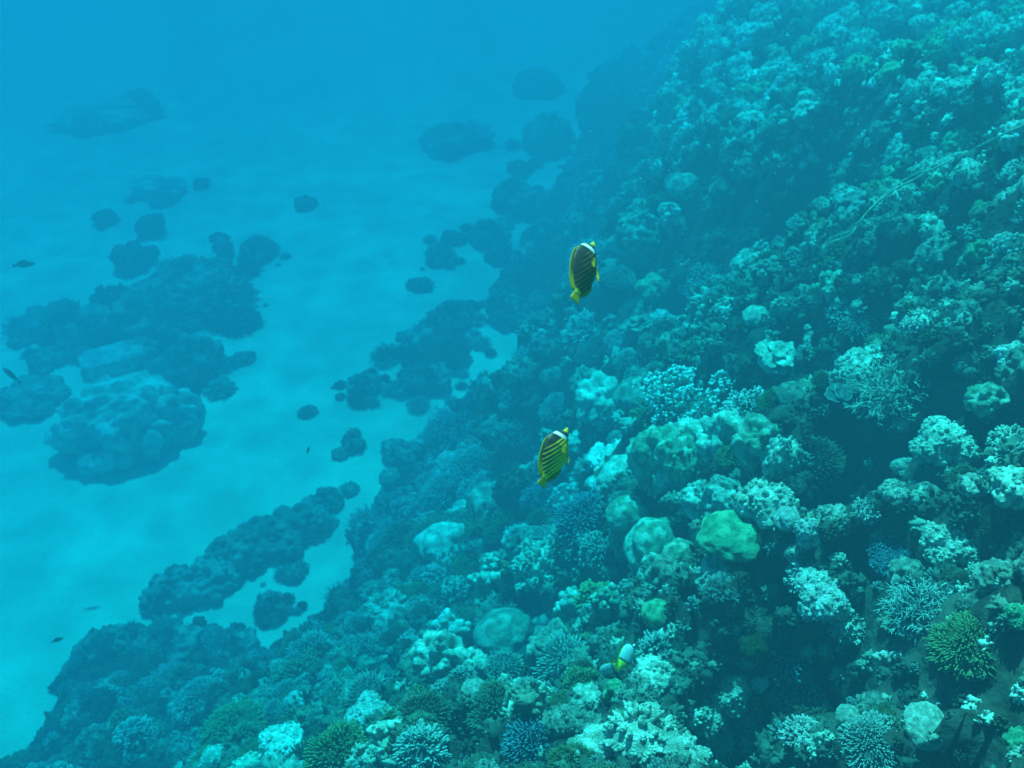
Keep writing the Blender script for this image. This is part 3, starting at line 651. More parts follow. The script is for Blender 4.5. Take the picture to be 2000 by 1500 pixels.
 ('ridge','grey',520,1040,420,1.0,'long ridge of swollen lobes lying across the sand toward the reef','long lobed ridge',0),
 ('lobed','grey',410,1115,1,1,None,None,0),
 ('clump','grey',690,862,50,1.0,'small bushy coral on the sand above the long lobed ridge','small sand bush',1),
 ('lobed','grey',665,885,36,.8,'tiny lobed coral at the foot of the small sand bush',None,0),
 ('cauli','grey',602,803,42,.7,'little faint coral tuft alone on the sand','faint sand tuft',1),
 ('lobed','grey',575,1120,42,1.1,'small lobed coral topping the little chain in the bay','bay chain top',1),
 ('clump','grey',530,1180,84,1.0,'bushy coral in the middle of the sand bay','bay bush',2),
 ('clump','grey',458,1255,115,.8,'fine bushy coral where the sand bay ends','bay end bush',0),
 ('clump','grey',860,650,170,1.2,'large dark bushy coral outcrop standing on the sand','large dark outcrop',0),
 ('clump','grey',890,605,110,1.1,'upper dark bushy head of the large outcrop',None,1),
 ('clump','grey',830,730,130,.9,'lower dark bushy foot of the large outcrop',None,2),
 ('clump','grey',715,745,100,.6,'flat dark bushy spur reaching out from the outcrop onto the sand','flat spur',1),
 ('clump','grey',860,490,90,1.0,'dark bushy head on the sand above the large outcrop','upper bushy head',1),
 ('clump','grey',955,450,110,1.0,'dark bushy coral between the upper bushy head and the reef',None,0),
 ('lobed','dark',975,495,60,1.0,'dark lobed stub on the sand at the reef corner',None,1),
 ('clump','grey',1005,375,130,1.0,'hazy bushy coral clump along the reef foot','hazy clump',0),
 ('clump','grey',1065,260,120,1.1,'hazy bushy tower farther along the reef foot','hazy bushy tower',1),
 ('clump','grey',890,265,190,.45,'faint wide bushy bank on the far sand','faint wide bank',2),
 ('dome','dark',1055,165,84,.8,'faint round coral head far out by the reef foot','faint far dome',1),
 ('cauli','dark',820,555,60,.4,'scattered faint rubble tuft on the sand beside the outcrop',None,0),
 ('clump','grey',215,1250,110,.9,'hazy bushy coral where the lower slope meets the sand','hazy lower bush',1),
 ('clump','grey',330,1245,150,.9,'broad bushy coral along the top of the lower slope','broad lower bush',2),
]
CATS = dict(NOUN, clump='bushy coral', slab='rock', boulder='coral boulder', ridge='coral ridge', twig='twig coral', whip='whip coral', wire='wire coral', reeds='reed coral', table='table coral', crust='crust coral')
BOX = []
for k, m, px, py, w, h, lab, short, var in H:
    if lab is None: continue
    if kind_sand := (k in ('boulder', 'slab', 'ridge')): P = hit(px, py + w * (.14 if k == 'ridge' else .22))
    else: P = hit(px, py + w * .22 * h)
    f = proj(P)[2]; R = w / 2 * f / FPX * 1.08
    kw = dict(var=var)
    if k == 'dome' and py > 700: kw.update(sink=-.38 if w < 100 else -.6, lean=.15)
    if py < 800 and px < 1050 and k == 'clump': R *= .86
    if k == 'clump' and w >= 80: CLUMPS.append((P[0], P[1], R, f, w)); R *= .8
    if k == 'ridge':
        a, b = hit(330, 1165), hit(705, 965); P = (a + b) / 2; P[2] = float(sand_h(P[0], P[1])); R = float(np.linalg.norm((b - a)[:2])) / 2.75; kw.update(rot=math.atan2(b[1] - a[1], b[0] - a[0]), lean=0, rz=(1, 1.05), sink=.1); h = 1.0
    if k == 'boulder': kw.update(rot=.4, lean=0, rz=(1.05, .85), sink=.28)
    if k == 'slab': kw.update(rot=math.radians(28), lean=0, sink=.05)
    grp = None
    o = colony(k, m, P, R, h, lab, grp, cat=CATS[k], **kw)
    BOX.append((px, py, w))
    if short: LAND.append((px, py, short))

# ------------------------------------------------------------------ the rest of the reef, colony by colony
KIND_W = [('lobed', .19), ('knobby', .27), ('finger', .15), ('cauli', .2), ('bush', .08), ('spiky', .05), ('dome', .03), ('shelf', .03), ('columns', .05)]
PIG = dict(lobed=['grey', 'grey', 'pale', 'dark', 'teal'], knobby=['pale', 'grey', 'grey', 'dark', 'teal'], finger=['teal', 'brown', 'olive', 'brown', 'teal', 'teal'], cauli=['teal', 'pale', 'olive', 'brown', 'teal'],
           bush=['teal', 'brown', 'olive', 'teal'], spiky=['teal', 'brown'], dome=['grey', 'grey', 'pale'], shelf=['olive', 'teal'], columns=['grey', 'olive', 'pale'])
rg = R_(77)
from collections import defaultdict
cells = defaultdict(list)
for x, y, r in PLACED: cells[(int(x // 1), int(y // 1))].append((x, y, r))
def free(x, y, r, k=.82):
    i, j = int(x // 1), int(y // 1)
    for a in range(i - 2, i + 3):
        for b in range(j - 2, j + 3):
            for (u, v, s) in cells[(a, b)]:
                if (u - x) ** 2 + (v - y) ** 2 < ((r + s) * k) ** 2: return False
    return True
MOUND = []; REST = []
def add_satellites():      # smaller colonies crowding round each outcrop on the sand
    for a, b, r, f, w in CLUMPS:
        n = int(np.clip(w / 11, 6, 16)); k = 0
        if f > 24: n = 3
        for _ in range(n * 6):
            if k >= n: break
            t = rg.uniform(0, 6.28); q = r * rg.uniform(.5, 1.15); x = a + q * 1.25 * math.cos(t); y = b + q * math.sin(t); R = r * rg.uniform(.14, .45)
            if not free(x, y, R, .38) or proj((x, y, 0))[0] < 40: continue
            z = float(ground(x, y)); px, py, ff = proj((x, y, z)); cells[(int(x // 1), int(y // 1))].append((x, y, R)); REST.append((x, y, z, R, float(px), float(py), 2 * R * FPX / ff)); k += 1
    for (p0, p1, n) in (((905, 590), (985, 575), 6), ((770, 700), (690, 760), 7), ((850, 480), (1000, 440), 8), ((960, 400), (1040, 330), 7), ((1010, 300), (1080, 240), 6), ((800, 770), (700, 790), 5), ((180, 640), (420, 560), 12), ((420, 500), (540, 470), 6), ((660, 900), (700, 850), 4), ((560, 1150), (600, 1090), 4)):
        for i in range(n):
            t = (i + rg.uniform()) / n; P = hit(p0[0] + (p1[0] - p0[0]) * t + rg.normal(0, 9), p0[1] + (p1[1] - p0[1]) * t + rg.normal(0, 9)); f = proj(P)[2]; R = rg.uniform(13, 28) * f / FPX
            if free(P[0], P[1], R, .45): cells[(int(P[0] // 1), int(P[1] // 1))].append((P[0], P[1], R)); REST.append((P[0], P[1], P[2], R, *map(float, proj(P)[:2]), 2 * R * FPX / f))
add_satellites(); tries = 0
def on_mound(px, py): return py < 500 and px > 1240 and py < 330 + (px - 1240) * .12 + (110 if px > 1750 else 0)
while tries < 56000:
    tries += 1
    x = rg.uniform(-7, 11); y = rg.uniform(-1.5, 32)
    z = float(reef_z(x, y))
    if z < float(sand_h(x, y)) + .08: continue
    px, py, f = proj((x, y, z))
    if f < 1.0 or not (-160 < px < 2800 and -120 < py < 1800): continue
    d = math.dist((x, y, z), CAM)
    mound = on_mound(px, py)
    s = rg.uniform(34, 58) if mound else (40 + 72 * rg.uniform() ** 1.6 if py > 720 and px > 800 else 34 + 60 * rg.uniform() ** 1.6)
    R = s / 2 * f / FPX * (1.25 if mound else 1.1)
    if float(hollow(x, y)) > .28: continue
    if mound and py > 325 and px < 1740 and rg.uniform() < .8: continue
    if not mound and high(x, y) < -.15 and rg.uniform() < .5: continue
    if not free(x, y, R, 70 / 100 if mound else .62): continue
    cells[(int(x // 1), int(y // 1))].append((x, y, R))
    (MOUND if mound else REST).append((x, y, z, R, float(px), float(py), s))
print('scatter', len(MOUND), len(REST))
def seen(x, y, z, R):
    d = np.array([x, y, z + R * 1.0]) - CAM; t = np.linspace(.1, .97, 160)[:, None]; P = CAM + d * t
    return bool((P[:, 2] > ground(P[:, 0], P[:, 1]) - .02).all())
def where(px, py, short=None):
    q = sorted(LAND, key=lambda l: (l[0] - px) ** 2 + (l[1] - py) ** 2)[0]; dx, dy = px - q[0], py - q[1]
    r = ('below' if dy > 0 else 'above') if abs(dy) >= abs(dx) else ('on the reef side of' if dx > 0 else 'on the sandy side of')
    return r, q[2], math.hypot(dx, dy)
SPARE = []
todo = []
for (x, y, z, R, px, py, s) in REST:
    if not (-60 < px < 2060 and -40 < py < 1560) or not seen(x, y, z, R): SPARE.append((x, y, R)); continue
    zone_blur = py > 1150 and px < 560
    ks, ws = zip(*KIND_W); ws = np.array(ws); kind = ks[rg.choice(len(ks), p=ws / ws.sum())]
    if zone_blur: kind = ['bush', 'finger', 'cauli', 'bush', 'knobby'][rg.integers(5)]
    if px > 1250 and py < 700 and kind in ('bush', 'finger'): kind = ['knobby', 'cauli', 'lobed', 'columns'][rg.integers(4)]
    pg = PIG[kind][rg.integers(len(PIG[kind]))]
    if float(reef_z(x, y)) < .05: pg = ['grey', 'grey', 'dark'][rg.integers(3)]; kind = ['bush', 'bush', 'cauli', 'knobby', 'bush'][rg.integers(5)]; pg = 'teal' if kind == 'bush' and pg == 'grey' else pg
    elif px < 1250 and py < 700: pg = ['dark', 'grey', 'grey', 'teal'][rg.integers(4)]
    todo.append((kind, pg, x, y, z, R, px, py, s))
todo.sort(key=lambda t: t[7])
groups = defaultdict(list)
for t in todo:
    r, l, dd = where(t[6], t[7]); groups[(WORDS[t[1]], NOUN[t[0]], r, l)].append((dd, t))
ORD = ['', 'second ', 'third ', 'fourth ', 'fifth ', 'sixth ', 'seventh ', 'eighth ']
for (adj, noun, r, l), it in groups.items():
    it.sort(key=lambda a: a[0])
    for k, (dd, t) in enumerate(it):
        kind, pg, x, y, z, R, px, py, s = t
        size = 'small ' if s < 46 else ('large ' if s > 70 else '')
        if len(it) == 1: lab = f'{size}{adj} {noun} {r} the {l}'
        else: size = ''; lab = f'{"first " if k == 0 else ORD[min(k, 7)]}{adj} {noun} {r} the {l}'
        if len(lab.replace('-', ' ').split()) > 15: lab = lab.replace('on the reef side of', 'reefward of').replace('on the sandy side of', 'seaward of')
        if len(lab.replace('-', ' ').split()) > 16: print('LONG', lab)
        h = {'columns': rg.uniform(1.1, 1.6), 'lobed': rg.uniform(.9, 1.5), 'knobby': rg.uniform(.7, 1.4)}.get(kind, rg.uniform(.8, 1.1)) * (rg.uniform(.45, .9) if float(reef_z(x, y)) < .05 else 1)
        colony(kind, pg, (x, y, z), R, h, lab, f'{noun}s growing on the reef slope', cat=NOUN[kind], seed=5)
# the far mound: rounded heads packed side by side
mv = [m for m in MOUND if seen(*m[:4]) and -30 < m[4] < 2030 and m[5] > -30]
mv.sort(key=lambda m: -m[6]); keep = mv[:270]; kept = {id(m) for m in keep}
for m in MOUND:
    x, y, z, R, px, py, s = m
    if id(m) not in kept: SPARE.append((x, y, R)); continue
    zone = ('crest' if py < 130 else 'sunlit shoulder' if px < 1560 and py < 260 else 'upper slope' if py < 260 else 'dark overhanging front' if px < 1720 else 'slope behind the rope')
    kind = ['lobed', 'knobby'][rg.integers(2)]; pg = ['pale', 'grey', 'pale', 'white', 'pale', 'green'][rg.integers(6)] if 'dark' not in zone else ['grey', 'dark'][rg.integers(2)]  # overhang's shade put into darker pigments on the front
    colony(kind, pg, (x, y, z), R, rg.uniform(.8, 1.3), f'{WORDS[pg]} {NOUN[kind]} on the {zone} of the far mound', f'{WORDS[pg]} {NOUN[kind]}s packed on the {zone} of the far mound', cat=NOUN[kind], seed=9, lean=.5)

# ------------------------------------------------------------------ low growth that fills the gaps (nobody could count it)
def cover(name, m, pts, mk):
    Vs, F4, F3, n = [], [], [], 0; lib = [mk(s) for s in range(10)]
    for (x, y, z, r) in pts:
        v, f4, f3, t = lib[int(rg.integers(10))]; a = rg.uniform(0, 6.28); c, s = math.cos(a), math.sin(a); nn = normal(x, y)
        u = (Vector((0, 0, 1)) * .45 + nn * .55).normalized(); q = np.array(u.to_track_quat('Z', 'Y').to_matrix())
        w = v @ np.array([[c, s, 0], [-s, c, 0], [0, 0, 1]]); Vs.append((w * np.array([r, r, r * rg.uniform(.7, 1.5)])) @ q.T + (x, y, z - .15 * r))
        if f4 is not None: F4.append(np.asarray(f4) + n)
        if f3 is not None: F3.append(np.asarray(f3) + n)
        n += len(v)
    o = obj(name, mesh(name, np.vstack(Vs), np.vstack(F4) if F4 else None, np.vstack(F3) if F3 else None), m); tag(o, kind='stuff'); return o
def lump(s):
    r = R_(500 + s); v, a, f, t = g_knobs_small(s); return v, a, f, t
def g_knobs_small(s):
    r = R_(500 + s); v, a, f, t = star(sphere_dirs(9, r, -.1, 1) * r.uniform(.4, .75, (9, 1)), r.uniform(.2, .42, 9), 2, relief=.18, rs=4, seed=s, body=.45, skirt=1.5)
    d = sphere_dirs(16, r, .0, 1.2); L = r.uniform(.45, .8, (16, 1)); return join([(v, a, f, t), caps(d * L * .6, d * (L + .28), .16, .15, 5, prof=((0, 1), (.6, 1.05), (.9, .8), (1, .3)))])
def tuft(s):
    r = R_(600 + s); d = sphere_dirs(34, r, .0, .9); return caps(d * .4, d * r.uniform(.6, .95, (34, 1)), .12, .115, 5, prof=((0, 1), (.85, 1), (1, .5)))
def scatter(n, lo=8, hi=26, want=None, y1=40, dim=False):
    x = rg.uniform(-8.5, 12, 600000); y = rg.uniform(-1, y1, 600000); z = ground(x, y); px, py, f = proj(xyz(x, y, z))
    ok = (f > 1) & (px > -200) & (px < 2700) & (py > -150) & (py < 1800) & (rg.uniform(0, 1, 600000) < (3.0 / np.maximum(f, 1)) ** 2)
    ok &= (z > sand_h(x, y) + .02) if want is None else want(x, y, z)
    if dim: ok &= ~((px > 1290) & (px < 1730) & (py > 325) & (py < 500))
    k = np.where(ok)[0][:n]; return [(x[i], y[i], z[i], rg.uniform(lo, hi) * f[i] / FPX) for i in k]
cover('small_coral_growth', MATS['dark'], scatter(6200, hi=34) + [(x, y, float(reef_z(x, y)), R) for x, y, R in SPARE[::2]], lump)
cover('small_finger_growth', MATS['brown'], scatter(1800, hi=30), tuft)
cover('small_teal_growth', MATS['teal'], scatter(1900, hi=26, dim=True), tuft)
cover('small_pale_growth', MATS['grey'], scatter(5400, lo=6, hi=24, dim=True) + [(x, y, float(reef_z(x, y)), R) for x, y, R in SPARE[1::2]], lump)
cover('knobbly_mound_growth', MATS['pale'], scatter(3000, 9, 19, lambda x, y, z: (lambda q: (z > 1) & (y > 7) & (q[1] < 290 + (q[0] - 1240) * .12) & (q[0] > 1260))(proj(xyz(x, y, z)))), lump)
# rubble and small heads strewn on the sand along the reef foot and round the outcrops
SX_ = np.array([(p[0], p[1], p[2]) for p in PLACED if float(reef_z(p[0], p[1])) < .1 or p[0] < -6])
def on_sand(x, y, z):
    q = np.full(len(x), 9.0)
    for a, b, r in SX_: q = np.minimum(q, np.hypot(x - a, y - b) / (r * 1.25))
    e = reef_z(x, y) - sand_h(x, y); return (e < .02) & ((rg.uniform(0, 1, len(x)) < np.exp(-np.maximum(q - .8, 0) * 4.5) * .8) | ((e > -.12) & (x > -8) & (rg.uniform(0, 1, len(x)) < .35)))
cover('coral_rubble', MATS['grey'], scatter(14, 4, 8, on_sand, 50), lump)

# ------------------------------------------------------------------ fish
RIGHT = np.array([1., 0, 0]); UPC = np.array([0, math.sin(PITCH), math.cos(PITCH)]); FWD = np.array([0, math.cos(PITCH), -math.sin(PITCH)])
def pig_mat(name):
    m = bpy.data.materials.new(name); m.use_nodes = True; b = m.node_tree.nodes['Principled BSDF']; a = m.node_tree.nodes.new('ShaderNodeVertexColor'); a.layer_name = 'pigment'
    m.node_tree.links.new(a.outputs[0], b.inputs['Base Color']); b.inputs['Roughness'].default_value = .5; b.inputs['Specular IOR Level'].default_value = .3; return m
M_FISH = pig_mat('fish_skin')
def fin_mat():
    m = pig_mat('fin_membrane'); t = m.node_tree; tr = t.nodes.new('ShaderNodeBsdfTranslucent'); mx = t.nodes.new('ShaderNodeMixShader'); mx.inputs[0].default_value = .6; b = t.nodes['Principled BSDF']
    t.links.new(b.inputs['Base Color'].links[0].from_socket, tr.inputs[0]); t.links.new(b.outputs[0], mx.inputs[1]); t.links.new(tr.outputs[0], mx.inputs[2]); t.links.new(mx.outputs[0], t.nodes['Material Output'].inputs[0]); return m
M_FIN = fin_mat()
def paint(me, cols):
    a = me.color_attributes.new('pigment', 'FLOAT_COLOR', 'POINT'); a.data.foreach_set('color', np.c_[cols, np.ones(len(cols))].astype(np.float32).ravel()); me.color_attributes.active_color = a
YEL = np.array([1.0, .82, .01]); DRK = np.array([.035, .03, .02]); WHT = np.array([.85, .85, .8]); OLV = np.array([.34, .27, .03])
def lerp(a, b, k): k = np.clip(k, 0, 1)[:, None]; return a * (1 - k) + b * k
def skin_diag(x, z, y=.20):
    c = np.tile(YEL * y, (len(x), 1)); q = (x - z * 1.7 + .6 * z * z) * 9.0; s = np.abs((q % 1) - .5) * 2
    thick = (.36 - .3 * y) + .85 * np.clip((z + .02) * 2.6, 0, 1) - .4 * np.clip((-.02 - z) * 4, 0, 1)
    c = lerp(c, DRK, (s < .0) * 1.0 + np.clip((thick + .30 - s) * 7, 0, 1))
    c = lerp(c, DRK, np.clip((z * 1.5 - (x - .16) * .9) * 12 - .6, 0, 1) * (x > .17))
    c = lerp(c, YEL, np.clip((x - .80) * 30, 0, 1))
    c = lerp(c, WHT, ((x > .155) & (x < .205) & (z > -.02)) * 1.0)
    c = lerp(c, DRK, ((x > .085) & (x <= .155)) * 1.0); c = lerp(c, YEL * .45, (x <= .085) * 1.0); return c
def skin_thread(x, z):
    c = np.tile(WHT * np.array([.7, .8, .85]), (len(x), 1)); q = (x * .7 + z) * 14; c = lerp(c, DRK * 5, ((np.abs((q % 1) - .5) < .12) & (x > .2) & (z > -.02)) * .9)
    c = lerp(c, DRK, (np.abs(x - .62 - z * .3) < .025) * 1.0); c = lerp(c, YEL, np.clip((x - .64 - z * .3) * 40, 0, 1)); c = lerp(c, DRK, (np.abs(x - .12) < .03) * 1.0); return c
def skin_dark(x, z): return np.tile(np.array([.07, .08, .09]), (len(x), 1))
def skin_blue(x, z): return lerp(np.tile(np.array([.05, .16, .30]), (len(x), 1)), DRK, (z > .05) * .6)
def fin(name, edge_in, edge_out, col, parent, y0=0, bow=0.0, thick=.006):
    """a fin: a thin solid sheet between two outlines, with rays"""
    a = np.asarray(edge_in, float); b = np.asarray(edge_out, float); t = np.linspace(0, 1, 24); ti = np.linspace(0, 1, len(a))
    A = np.stack([np.interp(t, ti, a[:, k]) for k in (0, 1)], -1); ti = np.linspace(0, 1, len(b)); B = np.stack([np.interp(t, ti, b[:, k]) for k in (0, 1)], -1)
    s = np.linspace(0, 1, 9); P = A[:, None] * (1 - s)[None, :, None] + B[:, None] * s[None, :, None]; G = grid(24, 9)
    yy = y0 + bow * s[None, :] ** 1.5 + .0022 * np.sin(t * 70)[:, None] * s[None]; th = thick * (1 - .8 * s)[None, :] * np.ones((24, 1))
    V = np.vstack([np.stack([P[..., 0], yy + th, P[..., 1]], -1).reshape(-1, 3), np.stack([P[..., 0], yy - th, P[..., 1]], -1).reshape(-1, 3)]); n = 24 * 9
    rim = list(range(0, 9)) + [i * 9 + 8 for i in range(1, 24)] + [23 * 9 + j for j in range(7, -1, -1)] + [i * 9 for i in range(22, 0, -1)]
    q = [(rim[i], rim[(i + 1) % len(rim)], rim[(i + 1) % len(rim)] + n, rim[i] + n) for i in range(len(rim))]
    me = mesh(name, V, np.vstack([G, G[:, ::-1] + n, np.array(q)])); S2 = np.tile(s, 24); T2 = np.repeat(t, 9); c = col(T2, S2); paint(me, np.vstack([c, c])); return obj(name, me, M_FIN, parent)
def fish(name, label, cat, px, py, dist, lpx, head, dorsal, skin, finc, group=None, deep=1.0, plain=False):
    h = unit(np.array(head, float)); dv = np.array(dorsal, float); dv = unit(dv - h * (dv @ h)); s = np.cross(h, dv)
    tow = lambda c: RIGHT * c[0] + UPC * c[1] + FWD * c[2]
    X = -tow(h); Z = tow(dv); Y = np.cross(Z, X); L = lpx * dist / FPX / math.hypot(h[0], h[1])
    d = ray(px, py); c = CAM + d * (dist / 1.0)
    root = bpy.data.objects.new(name, None); C.objects.link(root); root.empty_display_size = .05
    o = c - X * L * .5
    root.matrix_world = Matrix([[X[0] * L, Y[0] * L, Z[0] * L, o[0]], [X[1] * L, Y[1] * L, Z[1] * L, o[1]], [X[2] * L, Y[2] * L, Z[2] * L, o[2]], [0, 0, 0, 1]])
    tag(root, label, cat, group)
    nx, nv = 230, 120; x = np.linspace(0, .86, nx)
    top = np.interp(x, [0, .03, .08, .14, .22, .33, .46, .60, .72, .80, .86], [.012, .028, .06, .155, .235, .27, .265, .225, .15, .085, .058]) * deep
    bot = np.interp(x, [0, .03, .09, .18, .28, .40, .52, .64, .75, .81, .86], [-.012, -.028, -.055, -.12, -.18, -.225, -.225, -.19, -.12, -.075, -.052]) * deep
    for _ in range(3): top[1:-1] = (top[:-2] + top[1:-1] * 2 + top[2:]) / 4; bot[1:-1] = (bot[:-2] + bot[1:-1] * 2 + bot[2:]) / 4
    wd_ = np.interp(x, [0, .05, .16, .32, .5, .7, .86], [.008, .025, .062, .078, .066, .035, .010]) * (1 if deep > .8 else 1.1)
    a = np.linspace(0, 2 * math.pi, nv, endpoint=False); mid = (top + bot) / 2; hf = (top - bot) / 2
    zz = mid[:, None] + hf[:, None] * np.sin(a)[None]; yy = wd_[:, None] * np.sign(np.cos(a)) * np.abs(np.cos(a)) ** 1.25
    V = np.stack([np.repeat(x[:, None], nv, 1), yy, zz], -1).reshape(-1, 3); i = np.arange(nx - 1)[:, None] * nv; j = np.arange(nv)[None]; j2 = (j + 1) % nv
    F = np.stack([i + j, i + j2, i + nv + j2, i + nv + j], -1).reshape(-1, 4); V = np.vstack([V, [[-.004, 0, 0]]]); F3 = [(nx * nv, (k + 1) % nv, k) for k in range(nv)]
    me = mesh('body', V, F, F3); paint(me, skin(V[:, 0], V[:, 2] / deep)); obj('body', me, M_FISH, root)
    T = lambda q: np.interp(q, x, top); B_ = lambda q: np.interp(q, x, bot)
    if not plain:
        xs = np.linspace(.22, .85, 8); fin('dorsal_fin', [(q, T(q) - .02) for q in xs], [(q + .03, T(q) + e * deep) for q, e in zip(xs, (.012, .045, .05, .05, .055, .07, .085, .045))], finc['d'], root)
        xs = np.linspace(.56, .85, 6); fin('anal_fin', [(q, B_(q) + .02) for q in xs], [(q + .04, B_(q) - e * deep) for q, e in zip(xs, (.01, .035, .05, .055, .045, .02))], finc['a'], root)
    else:
        xs = np.linspace(.3, .8, 6); fin('dorsal_fin', [(q, T(q) - .02) for q in xs], [(q + .05, T(q) + e) for q, e in zip(xs, (.02, .06, .06, .05, .05, .03))], finc['d'], root)
    fin('tail_fin', [(.85, .055 * deep), (.85, -.05 * deep)], [(.985, .095), (.995, .05), (.99, 0), (.995, -.05), (.985, -.09)], finc['t'], root)
    if not plain:
        for sd in (1, -1):
            fin('pectoral_fin', [(.27, -.02), (.27, -.06)], [(.40, -.01), (.42, -.05), (.38, -.08)], finc['p'], root, y0=.066 * sd, bow=.025 * sd, thick=.003)
            fin('pelvic_fin', [(.30, -.18 * deep), (.36, -.2 * deep)], [(.44, -.27), (.53, -.26), (.46, -.22)], finc['v'], root, y0=.02 * sd, bow=.03 * sd, thick=.004)
            D, Fi = ico(3); me = mesh('eye', D * np.array([.020, .010, .020]) + np.array([.122, sd * .043, .012]), None, Fi); paint(me, np.tile([.01, .01, .01], (len(D), 1))); obj('eye', me, M_FISH, root)
    return root
def fc(a, b, edge=None):
    return lambda t, s: lerp(lerp(np.tile(np.array(a), (len(t), 1)), np.array(b), s ** 1.5), np.array(edge if edge is not None else b), (s > .9) * 1.0)
YF = dict(d=lambda t, s: lerp(lerp(np.tile(OLV, (len(t), 1)), YEL, np.clip((t - .62) * 5, 0, 1)), YEL * .9, (s > .82) * 1.0), a=fc(OLV, YEL, DRK), t=lambda t, s: lerp(lerp(np.tile(YEL, (len(t), 1)), DRK * 2, (np.abs(s - .80) < .05) * .6), YEL, (s > .9) * 1.0), p=fc(YEL, YEL), v=fc(YEL, YEL))
WF = dict(d=fc(YEL, YEL * .7, DRK), a=fc(YEL, YEL, DRK), t=fc(YEL, YEL * .6), p=fc(WHT * .8, WHT * .8), v=fc(WHT, WHT))
DF = dict(d=fc(DRK, DRK), a=fc(DRK, DRK), t=fc(DRK, DRK * 1.4), p=fc(DRK, DRK), v=fc(DRK, DRK))
fish('butterflyfish', 'upper yellow and black striped butterflyfish swimming nose up over the reef', 'fish', 1141, 530, 1.6, 132, (.30, .86, .42), (-.66, .30, -.66), skin_diag, YF, 'striped butterflyfish over the reef')
fish('butterflyfish', 'lower butterflyfish with clearer yellow stripes, above the broad bluish finger coral', 'fish', 1083, 892, 1.6, 124, (.42, .86, .30), (-.72, .34, -.58), lambda x, z: skin_diag(x, z, .85), YF, 'striped butterflyfish over the reef')
g = hit(1226, 1310); fish('butterflyfish', 'small white and yellow butterflyfish at the green fleshy lobes', 'fish', 1222, 1284, proj(g)[2] - .22, 58, (.62, .62, .55), (-.45, .75, -.2), skin_thread, WF)
fish('butterflyfish', 'small dim striped butterflyfish half hidden behind the green fleshy lobes', 'fish', 1192, 1306, proj(g)[2] - .10, 52, (-.62, -.42, .2), (-.35, .8, -.2), skin_thread, WF)
for px, py, l, hd, dist, lab in ((113, 1250, 26, (.9, .35, .1), 7.5, 'small dark fish above the sand beside the lower reef slope'), (602, 879, 16, (.2, .95, .1), 9.0, 'tiny dark fish over the open sand above the long lobed ridge'),
        (48, 517, 44, (.95, .12, .1), 14, 'faint slender fish over the sand beyond the low dark patch'), (22, 733, 50, (-.75, .6, .1), 11, 'dim blue fish low over the sand beside the faint rubble patch'),
        (945, 853, 18, (.3, .9, .2), 8.0, 'tiny dark fish between the bushy head and the wide teal fingers')):
    fish('small_fish', lab, 'fish', px, py, dist, l, hd, (-.3, .9, -.3), skin_blue if 'blue' in lab else skin_dark, DF, deep=.55, plain=True)

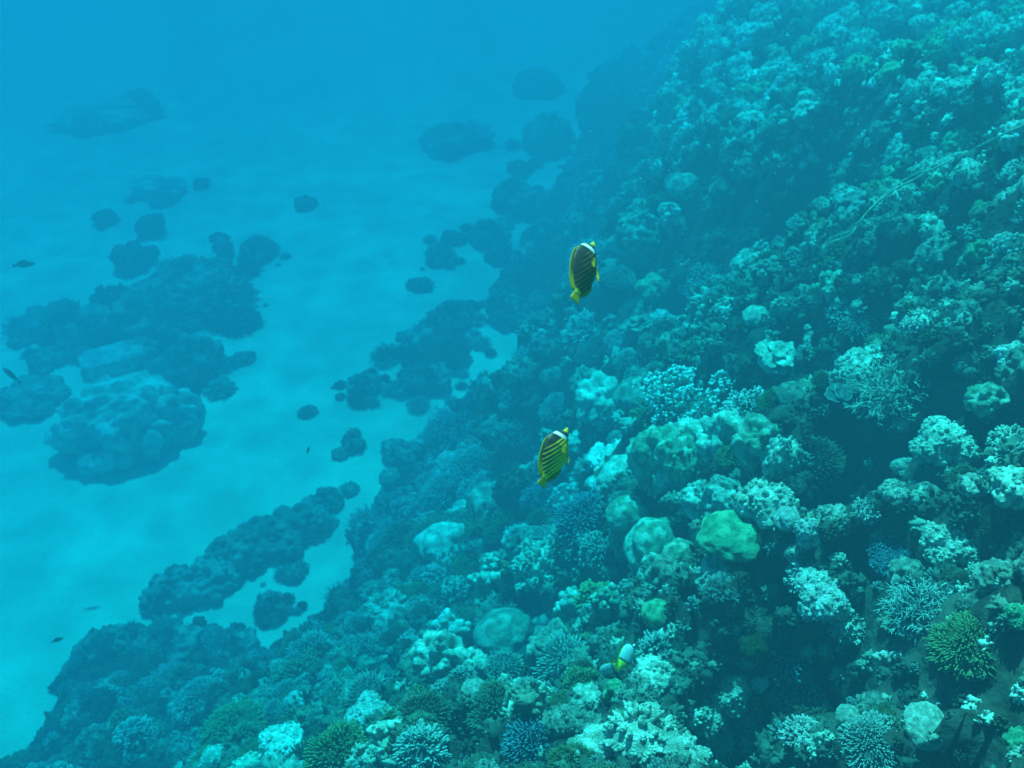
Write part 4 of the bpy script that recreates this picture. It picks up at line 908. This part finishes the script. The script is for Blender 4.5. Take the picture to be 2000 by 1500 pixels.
# ------------------------------------------------------------------ ropes
M_ROPE = mat('rope', (.36, .40, .28), scale=40, bump=.6, bscale=300, rand=False)
M_LINE = mat('line', (.45, .47, .42), scale=40, bump=0, rand=False)
def tube(name, pts, r, m, sub=8, sides=8, twist=False):
    P = np.array(pts, float); n = len(P); t = np.linspace(0, n - 1, (n - 1) * sub + 1); out = []
    for q in t:
        i = min(int(q), n - 2); f = q - i; a = P[max(i - 1, 0)]; b = P[i]; c = P[i + 1]; d = P[min(i + 2, n - 1)]
        out.append(.5 * ((2 * b) + (-a + c) * f + (2 * a - 5 * b + 4 * c - d) * f * f + (-a + 3 * b - 3 * c + d) * f ** 3))
    Q = np.array(out); T = unit(np.gradient(Q, axis=0)); A = unit(np.cross(T, [0, 0, 1.])); B = np.cross(T, A); th = np.arange(sides) * 2 * math.pi / sides
    arc = np.concatenate([[0], np.cumsum(np.linalg.norm(np.diff(Q, axis=0), axis=1))]); ph = arc[:, None] / (r * 8) if twist else 0
    rr = r * (1 + (.18 * np.cos(3 * (th[None] + ph)) if twist else 0 * th[None]))
    V = Q[:, None] + rr[..., None] * (np.cos(th)[None, :, None] * A[:, None] + np.sin(th)[None, :, None] * B[:, None]); m_ = len(Q); i = np.arange(m_ - 1)[:, None] * sides; j = np.arange(sides)[None]; j2 = (j + 1) % sides
    return mesh(name, V.reshape(-1, 3), np.stack([i + j, i + j2, i + sides + j2, i + sides + j], -1).reshape(-1, 4))
RP = [(1606, 486), (1622, 474), (1660, 459), (1680, 432), (1700, 408), (1740, 374), (1790, 348), (1830, 326), (1900, 292), (1960, 262), (2010, 240), (2120, 190)]
def lay(pts, lift, d0=None):
    o = []; D = [proj(hit(a, b))[2] for a, b in pts]; lo = np.minimum.accumulate(D)
    for k, (a, b) in enumerate(pts):
        e = min(lo[k], np.mean(D[max(0, k - 2):k + 3])) - lift; o.append(CAM + ray(a, b) * e)
    return o
rope = bpy.data.objects.new('rope', None); C.objects.link(rope); pr = lay(RP, .52); rope.location = pr[0]; tag(rope, 'loose pale double-stranded rope trailing across the reef above the dark overhang', 'rope')
for k in range(2):
    off = [np.array([0, 0, 0.0]) if k == 0 else np.array([.004, .02, .022 * math.sin(i * 1.3) + .008]) for i in range(len(pr))]
    obj('strand', tube('strand', [p - pr[0] + q for p, q in zip(pr, off)], .0065 if k == 0 else .004, M_ROPE, 16, 8, True), M_ROPE, rope)
lp = lay([(-60, 660), (0, 662), (60, 661), (120, 664), (190, 670), (250, 678), (285, 684)], .5); o = obj('fishing_line', tube('fishing_line', lp, .010, M_LINE), M_LINE); tag(o, 'thin pale line stretched over the pale slab from the frame edge', 'fishing line')
# drifting specks
M_SPECK = mat('speck', (.8, .8, .75), bump=0, rand=False)
D, Fi = ico(1); vs, fs, n = [], [], 0
for k in range(70):
    px, py = rg.uniform(1100, 2000), rg.uniform(30, 700); dd = rg.uniform(1.6, 4.5); c = CAM + ray(px, py) * dd; vs.append(D * rg.uniform(.0006, .0016) * dd / 2 + c); fs.append(Fi + n); n += len(D)
tag(obj('drifting_specks', mesh('drifting_specks', np.vstack(vs), None, np.vstack(fs)), M_SPECK), kind='stuff')
print('objects', len(bpy.data.objects), 'todo', len(todo), 'mound', len(keep))
